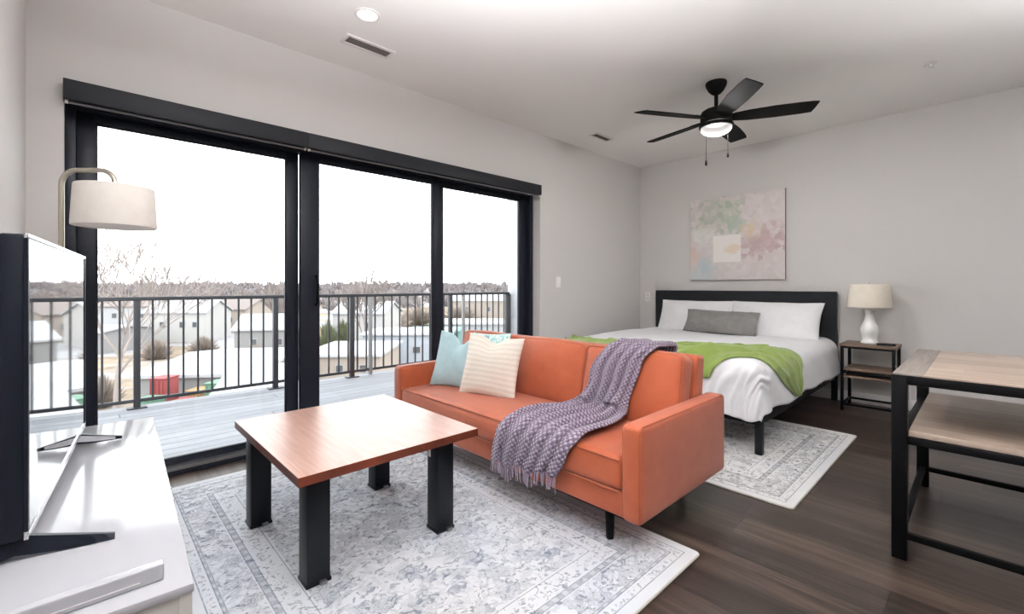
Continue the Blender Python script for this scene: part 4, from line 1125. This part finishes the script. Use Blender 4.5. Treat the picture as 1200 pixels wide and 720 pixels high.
def outside():
    landscape()
    bare_tree(136, 26, 478, 11.2, .95, 'large bare spreading tree seen left of the glass door', 3, .17, 6)
    bare_tree(432, 60, 420, 11.5, .8, 'mid distance bare tree above the railing in the middle pane', 9, .2, 6)
    bare_tree(330, 70, 410, 11, .8, 'bare tree rising beside the snowy roofs near the door mullion', 14, .2, 6)
    bare_tree(290, 125, 385, 12, .8, 'faint bare tree behind the snowy roofs', 21, .2, 5)
    bare_tree(60, 70, 410, 11, .8, 'bare tree beyond the television end of the balcony', 25, .2, 5)
    # snow-roofed sheds and houses
    house(232, 31, 7.6, 13, -5.1, .55, M['w_grey'], M['snow'], 'low wide workshop with a snow covered roof', .12, 'workshop', windows=[(.75, .55, .16, .35)], flat_roof=False)
    t, m = house(290, 25, 3.1, 4.0, -5.0, 1.25, M['w_blue'], M['snow'], 'pale blue shed with a steep snowy roof', .1, 'shed', windows=[(.25, .5, .2, .25)])
    house(205, 74, 9.5, 8, -3.4, 1.9, M['w_cream'], M['snow'], 'cream house with snowy roof behind the workshop', .1, windows=[(.62, .62, .10, .22), (.3, .62, .10, .22), (.82, .62, .08, .2)], chimney=True)
    house(258, 88, 11, 8, -3.6, 1.8, M['w_tan'], M['w_brownroof'], 'tan house with brown roof in the middle distance', -.15, windows=[(.3, .6, .1, .25), (.7, .6, .1, .25)])
    house(312, 58, 7.5, 7, -4.6, 1.7, M['w_grey'], M['snow'], 'grey house with snowy roof near the door mullion', .2, windows=[(.3, .6, .12, .25), (.7, .6, .12, .25)])
    house(150, 100, 14, 9, -3.6, 1.7, M['w_pale'], M['w_brownroof'], 'pale house with brown roof behind the big bare tree', .1, windows=[(.3, .6, .08, .25), (.7, .6, .08, .25)])
    house(60, 60, 13, 9, -5.2, .5, M['w_grey'], M['snow'], 'long low grey house seen past the television', 0, windows=[(.3, .6, .08, .25), (.7, .6, .08, .25)])
    house(398, 38, 6.5, 9, -4.9, .25, M['w_tan'], M['snow'], 'tan apartment block with flat snowy roof in the middle pane', .05, 'apartment_building', windows=[(.2, .72, .1, .2), (.5, .72, .1, .2), (.8, .72, .1, .2), (.2, .4, .1, .2), (.5, .4, .1, .2), (.8, .4, .1, .2)], flat_roof=True)
    house(476, 50, 9.5, 7, -4.4, .25, M['w_blue'], M['snow'], 'pale blue warehouse with flat snowy roof above the sofa arm', .05, 'warehouse', windows=[(.15, .6, .1, .2), (.38, .6, .1, .2), (.62, .6, .1, .2), (.86, .6, .1, .2)], flat_roof=True)
    house(420, 75, 9, 8, -3.6, 1.8, M['w_cream'], M['snow'], 'cream house behind the evergreen shrubs', -.1, windows=[(.3, .6, .1, .25), (.7, .6, .1, .25)])
    house(505, 60, 7, 6, -5.2, .35, M['w_aqua'], M['w_aqua'], 'low aqua roofed pavilion beyond the warehouse', 0, 'pavilion', flat_roof=True)
    house(565, 70, 16, 10, -5.0, .3, M['w_pale'], M['snow'], 'wide white roofed building in the pane above the pillows', 0, 'warehouse', windows=[(.2, .5, .06, .25), (.5, .5, .06, .25), (.8, .5, .06, .25)], flat_roof=True)
    house(560, 120, 14, 9, -3.0, 1.8, M['w_tan'], M['snow'], 'distant tan house on the hillside in the right pane', 0, windows=[(.3, .6, .08, .25), (.7, .6, .08, .25)])
    shrub(384, 58, 3.4, 5.4, M['evergreen'], 'round soft green shrub nearest the door mullion', 31)
    shrub(402, 64, 3.0, 5.0, M['evergreen'], 'soft green shrub behind the first dark railing post', 32)
    shrub(300, 50, 4.0, 3.2, M['shrub'], 'brown winter shrub beside the grey house', 33)
    shrub(238, 60, 4.4, 3.0, M['shrub'], 'brown winter hedge behind the workshop', 34)
    shrub(183, 56, 4.4, 3.0, M['shrub'], 'brown winter hedge left of the cream house', 35)
    shrub(120, 34, 3.0, 3.0, M['shrub'], 'brown shrub at the foot of the big bare tree', 36)
    shrub(455, 95, 12, 5.0, M['shrub'], 'brown thicket on the slope in the middle pane', 37)
    shrub(490, 105, 12, 5.0, M['shrub'], 'brown thicket behind the warehouse', 38)
    shrub(540, 110, 13, 5.0, M['shrub'], 'brown thicket on the slope in the right pane', 39)
    shrub(622, 100, 10, 5.0, M['shrub'], 'brown thicket beside the balcony end wall', 40)
    # painted yard boxes in front of the workshop
    def crate(px, tt, w, h, z, mat, label, name, lid=None):
        p = far(px, tt, 0); m = basis(Vector((p.x, p.y, z)), RT, FW, Vector((0, 0, 1)))
        t = thing(name, (p.x, p.y, z), label, 'container'); bm = new()
        add_box(bm, (-w / 2, 0, 0), (w / 2, 1.2, h), .03, 1, m)
        for k in range(4): add_box(bm, (-w / 2 + (k + .3) * w / 4, -.05, .1), (-w / 2 + (k + .5) * w / 4, 0, h - .1), 0, 1, m)
        obj('bin', bm, mat, t, smooth=False)
        obj('lid', box((-w / 2 - .04, -.06, h), (w / 2 + .04, 1.26, h + .08), .02, 1, m), lid or mat, t, smooth=False)
    crate(184, 28.4, 1.0, 3.5, -8.3, M['c_red'], 'red container in front of the snowy workshop, left of the orange one', 'container')
    crate(166, 26.6, 1.0, 2.6, -8.3, M['c_green'], 'low green container behind the railing post beside the red one', 'container')
    crate(206, 27.4, .8, 2.3, -8.3, M['c_red'], 'small low red crate in the workshop yard', 'crate')
    crate(226, 29.0, .9, 2.6, -8.3, M['c_orange'], 'orange crate in the workshop yard', 'crate')
    crate(250, 28.4, 1.1, 3.2, -8.3, M['c_green'], 'tall green container beside the pale blue shed', 'container')
    crate(60, 27, 5.0, .9, -7.9, M['c_teal'], 'long teal trough below the balcony near the television', 'trough')
outside()

# ------------------------------------------------------------------ light
w = bpy.data.worlds.new('overcast sky'); sc.world = w; w.use_nodes = True
nt = w.node_tree; bg = nt.nodes['Background']
tc = nt.nodes.new('ShaderNodeTexCoord'); nz = nt.nodes.new('ShaderNodeTexNoise'); nz.inputs['Scale'].default_value = 2.5; nz.inputs['Detail'].default_value = 5
rp = nt.nodes.new('ShaderNodeValToRGB'); rp.color_ramp.elements[0].color = (.93, .95, .99, 1); rp.color_ramp.elements[1].color = (1, 1, 1, 1)
rp.color_ramp.elements[0].position = .35; rp.color_ramp.elements[1].position = .65
nt.links.new(tc.outputs['Generated'], nz.inputs['Vector']); nt.links.new(nz.outputs['Fac'], rp.inputs[0]); nt.links.new(rp.outputs[0], bg.inputs['Color'])
bg.inputs['Strength'].default_value = 6.2

def area(name, loc, rot, sx, sy, power, color=(1, 1, 1), portal=False, shape='RECTANGLE'):
    l = bpy.data.lights.new(name, 'AREA'); l.shape = shape; l.size = sx; l.size_y = sy; l.energy = power; l.color = color
    if portal: l.cycles.is_portal = True
    o = bpy.data.objects.new(name, l); col.objects.link(o); o.location = loc; o.rotation_euler = rot
    return o
area('window_portal', (-3.44, 1.69, 1.05), (0, -PI / 2, 0), 2.1, 3.5, 1, portal=True)
# unseen fill lamps added to brighten the room, aimed up at the ceiling
area('bounce_fill', (-.38, .52, 1.62), (PI, 0, 0), .2, .2, 212, (.96, .98, 1), shape='DISK').data.spread = math.radians(146)
area('bounce_fill', (1.25, 3.0, 1.6), (PI, 0, 0), .2, .2, 46, (.96, .98, 1), shape='DISK').data.spread = math.radians(140)

# point light added inside the fan globe to brighten the far corner
l = bpy.data.lights.new('fan_lamp', 'POINT'); l.energy = 50; l.color = (1, .985, .97); l.shadow_soft_size = .05
o = bpy.data.objects.new('fan_lamp', l); col.objects.link(o); o.location = (-1.458, 3.578, 2.345)

# ------------------------------------------------------------------ camera and view
cam = bpy.data.cameras.new('camera'); co = bpy.data.objects.new('camera', cam); col.objects.link(co)
co.location = (0, 0, H); co.rotation_euler = (PI / 2, 0, TH)
cam.sensor_width = 36; cam.lens = FPX / 1200 * 36; cam.shift_y = -25 / 1200; cam.clip_start = .02; cam.clip_end = 2000
sc.camera = co
sc.view_settings.view_transform = 'Standard'; sc.view_settings.look = 'None'; sc.view_settings.gamma = 1; sc.view_settings.exposure = 0.0
sc.view_settings.use_curve_mapping = False
try:
    sc.cycles.max_bounces = 10; sc.cycles.diffuse_bounces = 6; sc.cycles.glossy_bounces = 5; sc.cycles.transparent_max_bounces = 16; sc.cycles.sample_clamp_indirect = 8
    sc.cycles.use_denoising = True
except Exception: pass
